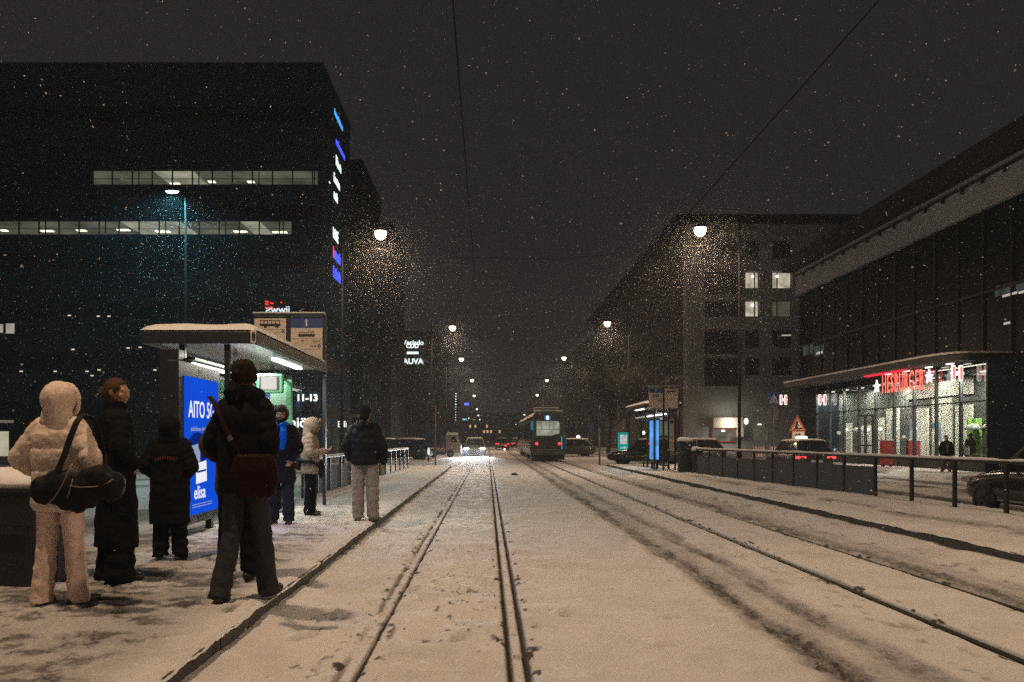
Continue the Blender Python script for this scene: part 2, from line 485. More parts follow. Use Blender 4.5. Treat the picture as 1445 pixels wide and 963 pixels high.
sheet('platform.001', xs, geo(4, 41, .008), right_h, right_d)
# kerbs with broken joints
for nm, x0, x1, Y1 in (('kerb', LK - .30, LK, 36.6), ('kerb.001', RK, RK + .30, 38.5)):
    mb = MB(); y = -2.
    while y < Y1:
        L_ = 1.0 + .02 * random.random(); j = .006 * random.random()
        mb.box(x0 + (j if x0 > 0 else 0), y + .006, -.3, x1 - (0 if x0 > 0 else j), min(y + L_, Y1), PZ - .028)
        y += L_ + .006
    tag(mb.build(nm, STONE, bevel=.012), kind='structure')

# left carriageway / pavement and right road + pavement
def lr_h(X, Y): return -.03 + .05 * (fbm(X * .8, Y * .6, 43) - .5) + .02 * (fbm(X * 5, Y * 4, 44) - .5) - .1 * (X > -4.4) * (Y < 38)
def lr_d(X, Y): return .12 + .6 * sstep(.45, .65, fbm(X * .9, Y * .5, 45, 4)) * (.3 + .7 * sstep(-4.5, -7, X)) + .15 * sstep(38, 60, Y)
sheet('road', np.linspace(-60, LK - .01, 240), geo(3, 240, .02), lr_h, lr_d)
def rr_h(X, Y):
    h = -.13 + .04 * (fbm(X * .9, Y * .7, 46) - .5) + .05 * (fbm(X * 3.5, Y * 3, 47, 4) - .5)
    return h - .04 * np.exp(-((X - 11.9) / .5) ** 2) - .04 * np.exp(-((X - 10.2) / .4) ** 2) + .09 * sstep(42, 50, Y)
def rr_d(X, Y):
    n = fbm(X * 1.5, Y * .7, 48, 4)
    ruts = np.exp(-((X - 9.9) / .5) ** 2) + np.exp(-((X - 11.9) / .45) ** 2) + np.exp(-((X - 14.2) / .4) ** 2) + np.exp(-((X - 15.7) / .4) ** 2)
    return .22 + .75 * np.clip(ruts, 0, 1) * sstep(.3, .55, n) + .25 * sstep(.5, .7, n)
sheet('road.001', np.linspace(RK + .01, 18, 220), geo(6, 240, .009), rr_h, rr_d)
def rp_h(X, Y): return .02 + .06 * (fbm(X * 1.2, Y * 1, 49) - .5) - .15 * sstep(17.9, 17.5, X)
def rp_d(X, Y): return .2 + .5 * sstep(.42, .6, fbm(X * .8, Y * .7, 50, 4))
sheet('pavement', np.linspace(17.5, 60, 160), geo(6, 240, .015), rp_h, rp_d)

# small clod lying on the track
mb = MB().sphere((1.02, 30.4, .07), (.13, .07, .055), 9, 6).sphere((1.09, 30.36, .06), (.07, .06, .05), 8, 5)
tag(mb.build('slush_clod', mat('dirty_ice', (.03, .026, .022), .8, bump=.5), smooth=True), 'dark clod of dirty ice lying between the two tracks', 'ice clod')

# ------------------------------------------------------------------ fences
def fence(name, label, pts, zb, zt, panel_until, step, postw=.055, solid=mat('fence_panel_grey', (.055, .068, .082), .75, var=.2, scale=3)):
    """pts: two ends; posts along the line, opaque grey panels up to a fraction of it, snow lying on the handrail"""
    (xa, ya), (xb, yb) = pts
    L_ = math.hypot(xb - xa, yb - ya); n = max(2, round(L_ / step)); ang = math.atan2(yb - ya, xb - xa)
    at = lambda t: (xa + (xb - xa) * t, ya + (yb - ya) * t)
    root = thing(name, (*at(.5), zb), label, 'fence')
    for i in range(n + 1):
        x, y = at(i / n)
        MB().obox((x, y, (zb + zt) / 2 - .04), (.06, postw, zt - zb - .02), (0, 0, ang)).build('post', STEEL, root)
    cx, cy = at(.5)
    MB().obox((cx, cy, zt - .03), (L_ + .08, .07, .05), (0, 0, ang)).build('handrail', STEEL, root, bevel=.01)
    # snow ridge, uneven
    N = int(L_ / .18); rr = []; pp = []
    for i in range(N + 1):
        x, y = at(i / N); h = .022 + .016 * float(vnoise(i * .35, 3.3, 5)) + (.0 if random.random() > .06 else -.012)
        pp.append((x, y, zt - .004 + h * .4)); rr.append((.036, max(.008, h)))
    MB().tube(pp, rr, 8, ref=(math.sin(ang), -math.cos(ang), 0)).build('snow', SNOWC, root, smooth=True)
    MB().obox((cx, cy, zb + .0), (L_, .03, .03), (0, 0, ang)).build('bottom_rail', STEEL, root)
    t0, t1 = panel_until
    for i in range(n):
        if t0 <= (i + .5) / n <= t1:
            x, y = at((i + .5) / n)
            MB().obox((x, y, (zb + .02 + zt - .24) / 2), (L_ / n - .07, .016, zt - .24 - zb - .02), (0, 0, ang)).build('panel', solid, root)
    return root
fence('platform_fence', 'dark railing with grey panels and snowy handrail behind the right platform', ((8.62, 9.0), (7.47, 28.4)), PZ - .02, 1.075, (.4, 1), 1.293)
fence('platform_fence', 'dark railing with snowy handrail behind the left platform people', ((-3.85, 16.6), (-3.42, 34.2)), PZ - .02, 1.02, (0, .5), 1.25)

# ------------------------------------------------------------------ street lamps
LAMPCOL = (1., .69, .44)
HEAD = emit('lamp_glow', (1., .80, .56), 7.)
HEADF = emit('lamp_glow_far', (1., .80, .56), 5.)
POLE = mat('lamp_pole', (.004, .0045, .005), .9, spec=.1)
def street_lamp(x, y, px, label, power, z=10., zb=0., far=False):
    """head at (x,y,z), pole standing at px"""
    root = thing('street_lamp', (px, y, zb), label, 'street lamp', 'street lamps along the tram street')
    MB().tube([(px, y, zb), (px, y, zb + .9), (px, y, zb + .92), (px, y, z + .15)], [.10, .10, .07, .045], 10).build('pole', POLE, root, smooth=True)
    s = 1 if x > px else -1
    MB().tube([(px, y, z + .1), (px + s * .05, y, z + .25), (px + s * .25, y, z + .32), (x - s * .1, y, z + .14)], [.035, .035, .03, .03], 8).build('arm', POLE, root, smooth=True)
    MB().rings([(x, y, z + .02, .27, .17), (x, y, z + .06, .28, .18), (x, y, z + .13, .2, .12), (x, y, z + .16, .08, .05)], 16).build('lamp_head', POLE, root, smooth=True)
    MB().rings([(x, y, z + .015, .24, .19), (x, y, z - .10, .25, .23), (x, y, z - .23, .20, .19), (x, y, z - .31, .12, .12), (x, y, z - .34, .04, .04)], 16).build('diffuser', HEADF if far else HEAD, root, smooth=True)
    if power:
        light('SPOT', 'lamp_light', (x, y, z - .55), LAMPCOL, power, root, (0, 0, 0), .24, R(172), .38)
        light('POINT', 'bowl_light', (x, y, z - .5), LAMPCOL, power * .16, root, (0, 0, 0), .12)
    return root
P0 = 1720
ordn = ['nearest', 'second', 'third', 'fourth', 'fifth', 'sixth', 'seventh', 'eighth', 'ninth', 'tenth']
# behind and above the camera: the same two rows run on
street_lamp(-4.43, 5.0, -4.75, 'tall street lamp standing just out of view above the left platform', P0)
street_lamp(8.65, 5.0, 9.0, 'tall street lamp standing just out of view above the right platform', P0)
street_lamp(-4.43, -23, -4.75, 'tall street lamp behind the viewer on the left', P0)
street_lamp(8.65, -23, 9.0, 'tall street lamp behind the viewer on the right', P0)
LL = [(537, 327), (638.5, 461), (651, 506), (666, 536), (669, 558), (673, 577), (675, 586), (677, 592), (675.5, 603)]
RR = [(988, 322), (857, 455), (796, 504.5), (772, 536), (758, 557), (740, 585), (728, 599), (725, 602)]
for rowname, row, dx in (('left', LL, -1), ('right', RR, 1)):
    for i, (px, py) in enumerate(row):
        Y = 8.57 * F / (CY - py); X = wx(px, Y)
        street_lamp(X, Y, X + dx * 1.6, f'warm glowing street lamp, {ordn[i]} ahead in the {rowname} row', P0 if i < 4 else 0, far=i > 1)
# the cyan lamp beyond the left shelter
Y = 24.5; hx, hz = wx(243, Y), wz(270, Y); pxx = wx(262, Y)
root = thing('street_lamp', (pxx, Y, 0), 'thin pale lamp post with a cyan glowing head behind the left shelter', 'street lamp')
CYP = mat('galvanised', (.008, .009, .009), .9, spec=.1)
MB().tube([(pxx, Y, 0), (pxx, Y, 1.), (pxx, Y, hz + .1)], [.06, .045, .03], 10).build('pole', CYP, root, smooth=True)
MB().tube([(pxx, Y, hz + .05), (hx + .2, Y, hz + .1), (hx + .1, Y, hz + .05)], .022, 8).build('arm', CYP, root, smooth=True)
MB().rings([(hx, Y, hz, .23, .11), (hx, Y, hz + .05, .24, .12), (hx, Y, hz + .11, .12, .06)], 14).build('lamp_head', CYP, root, smooth=True)
MB().rings([(hx, Y, hz - .005, .21, .1), (hx, Y, hz - .05, .17, .08), (hx, Y, hz - .07, .05, .03)], 14).build('diffuser', emit('cyan_glow', (.55, 1., .95), 5.), root, smooth=True)
light('SPOT', 'lamp_light', (hx, Y, hz - .12), (.25, .85, 1.), 1100, root, (0, 0, 0), .1, R(160), .5)

# ------------------------------------------------------------------ overhead wires
WIRE = mat('wire', (.003, .003, .003), .8, spec=.1)
def wire(label, pts, r=.009):
    tag(MB().tube(pts, r, 6).build('overhead_wire', WIRE), label, 'overhead wire')
wire('thin contact wire hanging over the left track', [(-.33, y, 5.6 + .0 * y) for y in (-5, 10, 25, 60, 120)], .008)
wire('thin contact wire hanging over the right track', [(3.75, y, 5.63) for y in (-5, 10, 25, 60, 120)], .008)
wire('thin span wire carried between the nearest lamp posts', [(-4.75, 33, 9.3), (-1, 32.9, 8.9), (3, 32.7, 8.8), (8.95, 32.4, 9.3)], .007)
# ------------------------------------------------------------------ left buildings
WALLD = mat('dark_facade', (.018, .05, .075), .9, spec=.04, var=.2, scale=.6)
WALLD2 = mat('dark_facade_panels', (.010, .018, .024), .9, spec=.04, var=.2, scale=.5)
WINL = emit('lit_ceiling', (.80, .78, .62), .14, var=.5, scale=.45)  # lamp light falling on the ceilings is put in as emission
WINB = emit('lit_ceiling_bright', (.90, .86, .68), .42, var=.4, scale=.5)
TUBE = emit('ceiling_tube', (1., .93, .74), 2.6)
FRAME = mat('window_frame', (.02, .024, .028), .5)

def strip_text(mb_):
    return mb_

def glyphs(name, m, parent, o, ax, w, h, n, t=.05, seed=0, up=(0, 0, 1)):
    """a row of small letter-like strokes on a sign too far off to read"""
    rd = random.Random(seed); mb = MB(); o = Vector(o); ax = Vector(ax); up = Vector(up); nrm = ax.cross(up)
    cw = w / n
    def bar(u0, v0, u1, v1):
        vs = []
        for d in (0, t):
            for u, v in ((u0, v0), (u1, v0), (u1, v1), (u0, v1)): vs.append(o + ax * u + up * v + nrm * d)
        mb.add(vs, [(3, 2, 1, 0), (4, 5, 6, 7), (0, 1, 5, 4), (1, 2, 6, 5), (2, 3, 7, 6), (3, 0, 4, 7)])
    for i in range(n):
        u = i * cw; b = cw * .22; e = cw * .82; hh = h * rd.choice((.72, 1, .72, .8))
        bar(u, 0, u + b, hh)
        k = rd.randrange(4)
        if k in (0, 1): bar(u + e - b, 0, u + e, hh * (1 if k else .75))
        if k in (0, 2): bar(u + b + .002, hh - b, u + e - b - .002, hh)
        if k in (1, 2, 3): bar(u + b + .002, hh * .42, u + e - b - .002, hh * .42 + b)
        if k in (2, 3): bar(u + b + .002, 0, u + e - b - .002, b)
    return mb.build(name, m, parent)

def office_block():
    Y0, X1, X0, H = 66., wx(455, 66), -62., wz(95, 66)
    Y1 = 79.2
    root = thing('office_building', (-38, Y0, -.4), 'big dark flat-roofed office block with two lit window rows on the left', 'building')
    lit = [(wz(331, Y0), wz(311, Y0), wx(-30, Y0), wx(411, Y0)), (wz(260.5, Y0), wz(239.5, Y0), wx(130, Y0), wx(448, Y0))]
    # solid courses between the lit bands
    zs = [-.4, lit[0][0], lit[0][1], lit[1][0], lit[1][1], H]
    mb = MB()
    for a, b in ((zs[0], zs[1]), (zs[2], zs[3]), (zs[4], zs[5])): mb.box(X0, Y0, a, X1, Y1, b)
    # back and ends of the lit storeys
    for (z0, z1, xa, xb) in lit:
        mb.box(X0, Y0 + 7.5, z0 + .003, X1, Y1, z1 - .003)
        mb.box(xb, Y0, z0 + .003, X1, Y0 + 7.49, z1 - .003)
        if xa > X0 + 1: mb.box(X0, Y0, z0 + .003, xa, Y0 + .3, z1 - .003)
    # chamfered street corner as in a cut-off prow
    mb.build('wall', WALLD, root)
    MB().box(X0 - .1, Y0 - .12, H + .002, X1 + .1, Y1 + .1, H + .35).build('roof', mat('roof_edge', (.010, .014, .018), .7), root)
    # dark glazing courses of the unlit storeys
    k = 0
    for z in np.arange(3.2, H - 2.5, 4.08):
        if any(a - 1.5 < z + .6 < b + .6 for a, b, _, _ in lit): continue
        MB().box(X0, Y0 - .03, z, X1 - .8, Y0 - .004, z + 1.25).build('window_band', mat('unlit_glass', (.004, .009, .013), .5, spec=.08, var=.4, scale=.35), root)
        MB().prism(comb(X0 + .5, X1 - .85, np.arange(X0 + 1, X1 - 1, 1.68), .04, z - .06, z, z + 1.25), 'y', Y0 - .07, Y0 - .032).build('mullions', FRAME, root, fix=True)
    # side windows on the street face
    for z in np.arange(3.2, H - 3, 4.08):
        MB().box(X1 + .004, Y0 + 1.2, z, X1 + .03, Y1 - 1, z + 1.25).build('window_band', MATS['unlit_glass'], root)
    # the two lit storeys: rooms open behind the glass
    for r, (z0, z1, xa, xb) in enumerate(lit):
        zc = z1 + .003
        hot = [(262, 290)] if r == 0 else []
        mbc = MB(); mbb = MB(); x = xa; i = 0
        while x < xb - .4:
            w = min(1.66, xb - x); px = CX + (x + w / 2) * F / Y0
            bright = (r == 0 and (178 < px < 262 or 350 < px < 375)) or (r == 1 and 225 < px < 262)
            win = MB()
            win.box(x - .045, Y0 - .02, z0, x + .045, Y0 + .1, z1)
            if (i * 7 + r) % 3 == 0: win.box(x + w * .3, Y0, z0, x + w * .3 + .07, Y0 + .08, z1)
            win.box(x + .046, Y0 + .0, z0 + .45, x + w - .05, Y0 + .04, z0 + .485)
            wo = win.build('window', FRAME, root)
            MB().box(x + .05, Y0 + .05, z0 + .01, x + w - .05, Y0 + .062, z1 - .01).build('pane', glass('office_glass', (.88, .9, .86), .01), wo)
            (mbb if bright else mbc).box(x - (5 if i == 0 else 0), Y0 + .35, zc - .06, x + w - .01, Y0 + 7.3, zc - .02)
            # lamps hanging deep in the room
            if (i * 5 + r * 3) % 4 in (0, 2) and random.random() < .8:
                d = random.uniform(2.4, 3.5)
                l_ = random.uniform(.5, 1.25); x_ = x + random.uniform(.05, .5)
                MB().box(x_, Y0 + d, z1 - .16, x_ + l_, Y0 + d + .45, z1 - .1).build('ceiling_lamp', TUBE, root)
            x += w; i += 1
        if mbc.v: mbc.build('ceiling', WINL, root)
        if mbb.v: mbb.build('ceiling', WINB, root)
    # dim low windows near the left edge of the picture
    for px0, px1, py0, py1, m in ((-2, 5, 458, 470, WINB), (9, 21, 457, 471, WINB), (196, 223, 553, 592, mat('dim_pane', (.10, .11, .10), .4)), (8, 30, 528, 540, mat('dim_pane', (.1, .1, .1), .5)),
                                  (-3, 13, 609, 646, emit('lit_hall', (.95, .85, .62), .5, var=.3, scale=.8)), (-12, 20, 593, 597, emit('lit_sill', (.9, .8, .65), .16))):
        fr = MB().box(wx(px0, Y0) - .06, Y0 - .06, wz(py1, Y0) - .06, wx(px1, Y0) + .06, Y0 - .034, wz(py0, Y0) + .06).build('window', FRAME, root)
        MB().box(wx(px0, Y0), Y0 - .075, wz(py1, Y0), wx(px1, Y0), Y0 - .062, wz(py0, Y0)).build('pane', m, fr)
    # lobby lamps seen through the ground floor
    LOB = emit('lobby_lamp', (1., .82, .6), .9)
    for px, py in ((95, 446), (136, 447), (151, 447), (195, 491), (178, 492), (120, 525), (137, 523), (127, 531), (27, 525), (75, 525), (216, 523), (100, 494)):
        MB().box(wx(px, 65.8), Y0 - .13, wz(py, 65.8), wx(px + 4, 65.8), Y0 - .077, wz(py - 1.6, 65.8)).build('lobby_lamp', LOB, root)
    # street-level colonnade
    for x in np.arange(X0 + 2, X1, 5.4):
        MB().box(x, Y0 - .5, -.4, x + .5, Y0 - .08, 3.1).build('column', WALLD2, root)
    MB().box(X0, Y0 - 1.3, 3.1, X1 + .4, Y0 - .08, 3.5).build('canopy', WALLD2, root)
    return root
office_block()
X1 = wx(455, 66)

# firm names up the street side of the office block
SW = emit('sign_white', (.85, 1., .95), 1.5); SB = emit('sign_lightblue', (.06, .35, 1.), 1.6); SBL = emit('sign_blue_glow', (.06, .09, 1.), 1.7); SR = emit('sign_red_glow', (1., .06, .04), 1.6)
def side_sign(p0, p1, h, m, n, label, seed, extra=None):
    f = (X1 + .06) * F
    Ya, Yb = f / (p0[0] - CX), f / (p1[0] - CX)
    za = wz(p0[1], Ya); zb = wz(p1[1], Yb); z = (za + zb) / 2
    root = thing('wall_sign', (X1 + .05, (Ya + Yb) / 2, z - h / 2), label, 'sign', 'lit firm signs up the side of the office block')
    MB().box(X1 + .02, Ya, z - h * .7, X1 + .05, Yb, z + h * .7).build('backing', BLK, root)
    glyphs('lettering', m, root, (X1 + .053, Ya, z - h / 2), (0, 1, 0), Yb - Ya, h, n, .04, seed)
    if extra: MB().box(X1 + .053, Ya - .3, z - h / 2, X1 + .09, Ya - .02, z + h * .5).build('emblem', extra, root)
side_sign((472, 155), (483.5, 184), .55, SB, 9, 'topmost wall sign, light blue letters on the office block side', 1)
side_sign((474, 197), (487, 225), .6, SBL, 9, 'deep blue lettered wall sign second from the top of the office block side', 2)
side_sign((474, 224), (481.5, 241), .9, SW, 3, 'stubby white wall sign directly under the deep blue one', 3)
side_sign((471, 247), (480, 267), .8, SW, 5, 'white wall sign midway up with uneven strokes, longer than its neighbours', 4)
side_sign((471, 271), (476.5, 284), .8, SW, 3, 'smallest white wall sign above the gap on the office block side', 5)
side_sign((470, 319), (478, 341), 1.3, SW, 4, 'biggest white wall sign below the gap on the office block side', 6)
side_sign((471, 354), (480.5, 370), 1.0, SBL, 5, 'blue wall sign with a red emblem near the bottom of the office block side', 7, SR)
side_sign((470, 380), (481.5, 397), 1.0, SBL, 6, 'lowest wall sign, blue bold letters on the office block side', 8)

# house number and shop name over the entrance
root = thing('house_number', (wx(433, 65.8), 65.85, wz(566, 65.8)), 'white glowing house number 11-13 on the dark office wall', 'house number')
text('number', '11-13', .78, emit('white_letters', (1., .98, .95), 1.6), root, (wx(433, 65.8), 65.86, wz(562, 65.8)), ext=.05, off=.02)
MB().box(wx(418, 65.8), 65.93, wz(562, 65.8) - .05, wx(448, 65.8), 65.96, wz(562, 65.8) + .05).build('backing_rail', BLK, root)
root = thing('shop_sign', (wx(415, 64.6), 64.62, 2.2), 'white lower-case shop name glowing over the lobby doors', 'sign')
text('lettering', 'chiö', 1.15, MATS['white_letters'], root, (wx(416, 64.5), 64.6, wz(597, 64.5)), ext=.05, off=.02)
MB().box(wx(396, 64.6), 64.65, 2.25, wx(438, 64.6), 64.69, 3.05).build('fascia', WALLD2, root)
root = thing('shop_sign', (wx(484, 67.5), 67, 2), 'square white glowing sign on the corner beyond the parka person', 'sign')
glyphs('lettering', MATS['white_letters'], root, (wx(477, 67), 67, wz(603, 67)), (1, 0, 0), .75, .62, 3, .05, 12)
MB().box(wx(475, 67), 66.98 + .08, wz(605, 67), wx(490, 67), 67.12, wz(590, 67)).build('backing', BLK, root)
# pale portal frame over the side entrance
root = thing('entrance_portal', (wx(470, 58), 58, 0), 'pale grey entrance frame behind the left railing', 'entrance frame')
PORT = mat('portal_grey', (.20, .19, .175), .6)
for x in (462.5, 474, 493):
    MB().box(wx(x, 58) - .14, 57.9, -.1, wx(x, 58) + .14, 58.1, wz(589, 58)).build('post', PORT, root)
MB().box(wx(459, 58), 57.8, wz(589, 58) + .003, wx(506, 58), 58.6, wz(585, 58)).build('beam', PORT, root)
# red and white neon roof sign behind the stop boards
Y = 62.; root = thing('neon_sign', (wx(390, Y), Y, wz(443, Y)), 'small red and white neon sign seen above the tram stop boards', 'neon sign')
rd = emit('neon_red', (1., .05, .03), 1.6); wh = emit('neon_white', (.8, .9, 1.), 1.1)
for x, y, w in ((374, 426, 5), (381, 428, 5), (374, 429.5, 5), (374, 434.5, 6), (381, 434, 4), (396, 427, 2)):
    MB().obox((wx(x + w / 2, Y), Y, wz(y, Y)), (w * Y / F, .05, .09), (0, R(14), 0)).build('red_bar', rd, root)
MB().box(wx(373, Y), Y + .06, wz(446, Y), wx(408, Y), Y + .12, wz(423, Y)).build('backing', BLK, root)
text('lettering', 'ƨwwij', .8, wh, root, (wx(392, Y), Y - .0, wz(437.5, Y)), ext=.02, off=.01)

def dark_house(name, px0, px1, pyt, pxs, Yf, label, m=WALLD2, xl=None, dim=False, lo=-.4):
    """block whose front corner is at px1, running back along the street to px pxs"""
    xr = wx(px1, Yf); x0 = wx(px0, Yf) if xl is None else xl
    Yb = xr * F / (pxs - CX); H = wz(pyt, Yf)
    root = thing(name, ((x0 + xr) / 2, Yf, lo), label, 'building')
    MB().box(x0, Yf, lo, xr, Yb, H).build('wall', m, root)
    MB().box(x0 - .15, Yf - .15, H + .003, xr + .15, Yb + .1, H + .4).build('roof', MATS['roof_edge'], root)
    g = MATS['unlit_glass']
    for z in np.arange(4, H - 2, 3.7):
        y = Yf + 1.
        while y + 1.6 < Yb:
            MB().box(xr + .004, y, z, xr + .04, y + 1.5, z + 1.7).build('window', g, root); y += 3.2
        if Yf < 150:
            x = xr - 2.2
            while x > xr - 9 and x > x0 + 1:
                MB().box(x, Yf - .04, z, x + 1.4, Yf - .004, z + 1.7).build('window', g, root); x -= 2.6
    return root
dark_house('office_building', 380, 510, 231, 537, 86.5, 'tall dark block just behind the sign-covered corner on the left')
dark_house('apartment_building', 480, 552, 318, 571, 112, 'dark narrow house standing behind the nearest left street lamp', mat('dark_plaster', (.03, .036, .042), .8, var=.15, scale=.4))
dark_house('office_building', 520, 617, 470, 633, 210, 'distant dark block carrying three stacked white signs', mat('far_wall', (.03, .035, .04), .7))
dark_house('apartment_building', 560, 640, 560, 662, 330, 'low far house at the end of the left street side', MATS['dark_plaster'])
Y = 209.6
root = thing('wall_sign', (wx(579, Y), Y, wz(515, Y)), 'three stacked white signs high on the distant dark block', 'sign')
text('lettering', 'Veriado', 1.75, SW, root, (wx(583, Y), Y, wz(484, Y)), ext=.05, off=.04)
text('lettering', 'CDD', 1.5, SW, root, (wx(582, Y), Y, wz(488.7, Y)), ext=.05, off=.06)
text('lettering', 'AUVA', 2.0, SW, root, (wx(583, Y), Y, wz(510.5, Y)), ext=.05, off=.06)
MB().box(wx(574, Y), Y - .02, wz(500, Y), wx(590.5, Y), Y + .1, wz(496.5, Y)).build('light_bar', SW, root)
MB().box(wx(573, Y), Y + .2, wz(516, Y), wx(594, Y), Y + .37, wz(480, Y)).build('backing', BLK, root)
# far signs between the houses
def far_sign(px, py, w, h, Y, m, label, n=3):
    root = thing('wall_sign', (wx(px, Y), Y, wz(py + h / 2, Y)), label, 'sign')
    MB().box(wx(px - w / 2, Y), Y, wz(py + h / 2, Y), wx(px + w / 2, Y), Y + .3, wz(py - h / 2, Y)).build('light_box', m, root)
    MB().box(wx(px - w / 2 - .3, Y), Y + .302, wz(py + h / 2 + .3, Y), wx(px + w / 2 + .3, Y), Y + .5, wz(py - h / 2 - .3, Y)).build('housing', BLK, root)
    glyphs('lettering', SW, root, (wx(px - w * .35, Y), Y - .0, wz(py + h * .2, Y)), (1, 0, 0), w * .7 * Y / F, h * .4 * Y / F, n, .05, int(px))
far_sign(658.5, 570.3, 6.5, 3.6, 200, SBL, 'small blue sign glowing far off above the left pavement')
far_sign(656, 592, 7, 2.6, 190, emit('sign_cyan', (.02, .4, .75), 1.2), 'small cyan sign glowing low and far off on the left')
root = thing('light_string', (wx(643, 205), 205, wz(595, 205)), 'vertical string of white lights on the far left house corner', 'light string')
for i in range(11):
    y = 556 + i * 3.7
    MB().sphere((wx(643.3 - .04 * i, 205), 205, wz(y, 205)), .17 if i < 8 else .11, 8, 6).build('bulb', SW, root, smooth=True)
MB().tube([(wx(643.3, 205.2), 205.3, wz(553, 205)), (wx(642.8, 205.2), 205.3, wz(597, 205))], .05, 6).build('cable', BLK, root)

# ------------------------------------------------------------------ right side: glazed block over the restaurant
XB = 22.5; YE = XB * F / (1128 - CX)
BAND = mat('cornice_grey', (.36, .39, .44), .9, spec=.1, var=.12, scale=.5)
root = thing('office_building', (XB + 5, 40, -.3), 'long dark glazed block with a pale cornice band on the right', 'building')
zb0, zb1, zt = 11.75, 13.45, 14.35
MB().box(XB, 16, -.3, XB + 26, YE, zb0).build('wall', mat('dark_wall', (.006, .012, .017), .9, spec=.05), root)
MB().box(XB - .25, 15.9, zb0 + .003, XB + 26, YE + .1, zb1).build('cornice', BAND, root)
MB().box(XB - 1.1, 15.5, zb1 + .003, XB + 26, YE + .5, zt).build('roof', mat('roof_edge', (.010, .014, .018), .7), root)
MB().box(XB - .32, 15.9, zb1 - .38, XB - .253, YE, zb1 - .32).build('trim', FRAME, root)
MB().prism(comb(16, YE - .1, np.arange(17, YE - .5, 1.55), .05, zb1 - .30, zb1 - .36, zb1 - .62), 'x', XB - .45, XB - .328).build('gutter_brackets', FRAME, root, fix=True)
y = 16.6
while y < YE - 1.9:
    for z0, z1 in ((5.0, 7.9), (8.15, 11.5)):
        MB().box(XB - .03, y, z0, XB - .004, y + 1.8, z1).build('window', mat('tower_glass', (.005, .009, .012), .4, spec=.12, var=.5, scale=.3), root)
    MB().box(XB - .12, y + 1.83, 4.6, XB - .035, y + 1.91, zb0 - .01).build('mullion', FRAME, root)
    y += 1.95
mb = MB().box(XB - .1, 16, 7.95, XB - .035, YE, 8.1); mb.build('transom', FRAME, root)
# a few rooms with light in them
for px0, px1, py0, py1, m in ((1133, 1147, 487, 501, emit('room_dim', (.7, .8, .7), .055, var=.6, scale=1.5)), (1149, 1162, 488, 502, MATS['room_dim']),
                              (1404, 1428, 402, 416, MATS['room_dim']), (1434, 1470, 396, 410, MATS['room_dim'])):
    Ya, Yb = (XB - .05) * F / (px1 - CX), (XB - .05) * F / (px0 - CX); Ym = (Ya + Yb) / 2
    MB().box(XB - .06, Ya, wz(py1, Ym), XB - .034, Yb, wz(py0, Ym)).build('lit_window', m, root)
for px0, px1, py in ((1414, 1434, 413), (1437, 1450, 410), (1152, 1160, 497), (1416, 1426, 455)):
    Ya, Yb = (XB - .1) * F / (px1 - CX), (XB - .1) * F / (px0 - CX)
    MB().box(XB - .09, Ya, wz(py + 1.6, Ya), XB - .062, Yb, wz(py - 1.6, Ya)).build('ceiling_lamp', emit('room_lamp', (1., .9, .75), .5 if px0 < 1416 else .9), root)
MB().tube([(XB + 1, YE - 8, zt), (XB + 1, YE - 8, zt + .9)], .03, 6).build('roof_rail_post', FRAME, root)

# ------------------------------------------------------------------ burger restaurant pavilion
XG = 21.0; YA = XG * F / (1394 - CX); YZ = YA + 9 * 1.93
root = thing('restaurant', (XG + .7, YA, 0), 'glass-fronted burger restaurant glowing behind the fence with a curved canopy', 'restaurant')
zbot, ztop = .62, 4.75
CRM = mat('interior_cream', (.78, .75, .68), .7, var=.08)
GRN = mat('interior_green', (.30, .55, .12), .6)
MB().box(XG - .12, YA, -.2, XG + .2, YZ, zbot).build('plinth', mat('plinth_dark', (.02, .022, .024), .7), root)
for i in range(10):
    y = YA + i * 1.93
    MB().box(XG - .05, y - .05, zbot + .003, XG + .09, y + .05, ztop).build('mullion', FRAME, root)
    if i < 9: MB().box(XG - .03, y + .051, 3.0, XG + .06, y + 1.879, 3.06).build('transom', FRAME, root)
for i in range(9):
    y = YA + i * 1.93
    MB().box(XG, y + .06, zbot + .02, XG + .012, y + 1.87, ztop - .02).build('pane', glass('shop_glass', (.88, .92, .90), .01), root)
# entrance doors in the bay under the name
yd = YA + 5 * 1.93
for k in (0, 1):
    d = MB()
    y0 = yd + .1 + k * .88
    for a, b, c, e in ((y0, y0 + .08, zbot - .55, 2.75), (y0 + .76, y0 + .84, zbot - .55, 2.75)): d.box(XG - .14, a, c, XG - .06, b, e)
    d.box(XG - .14, y0 + .081, 2.65, XG - .06, y0 + .759, 2.75); d.box(XG - .14, y0 + .081, 1.0, XG - .06, y0 + .759, 1.1)
    do = d.build('door', FRAME, root)
    MB().tube([(XG - .2, y0 + (.7 if k == 0 else .14), .9), (XG - .2, y0 + (.7 if k == 0 else .14), 1.7)], .02, 8).build('handle', CHROME, do)
# room behind
MB().box(XG + .2, YA, .2, XG + 1.45, YZ, .3).build('floor', mat('tile_floor', (.22, .21, .20), .35), root)
MB().box(XG + .12, YA + .02, ztop - .35, XG + 1.48, YZ, ztop - .3).build('ceiling', mat('interior_ceiling', (.13, .13, .12), .8), root)
mb = MB()
rdm = random.Random(4); y = YA + .3
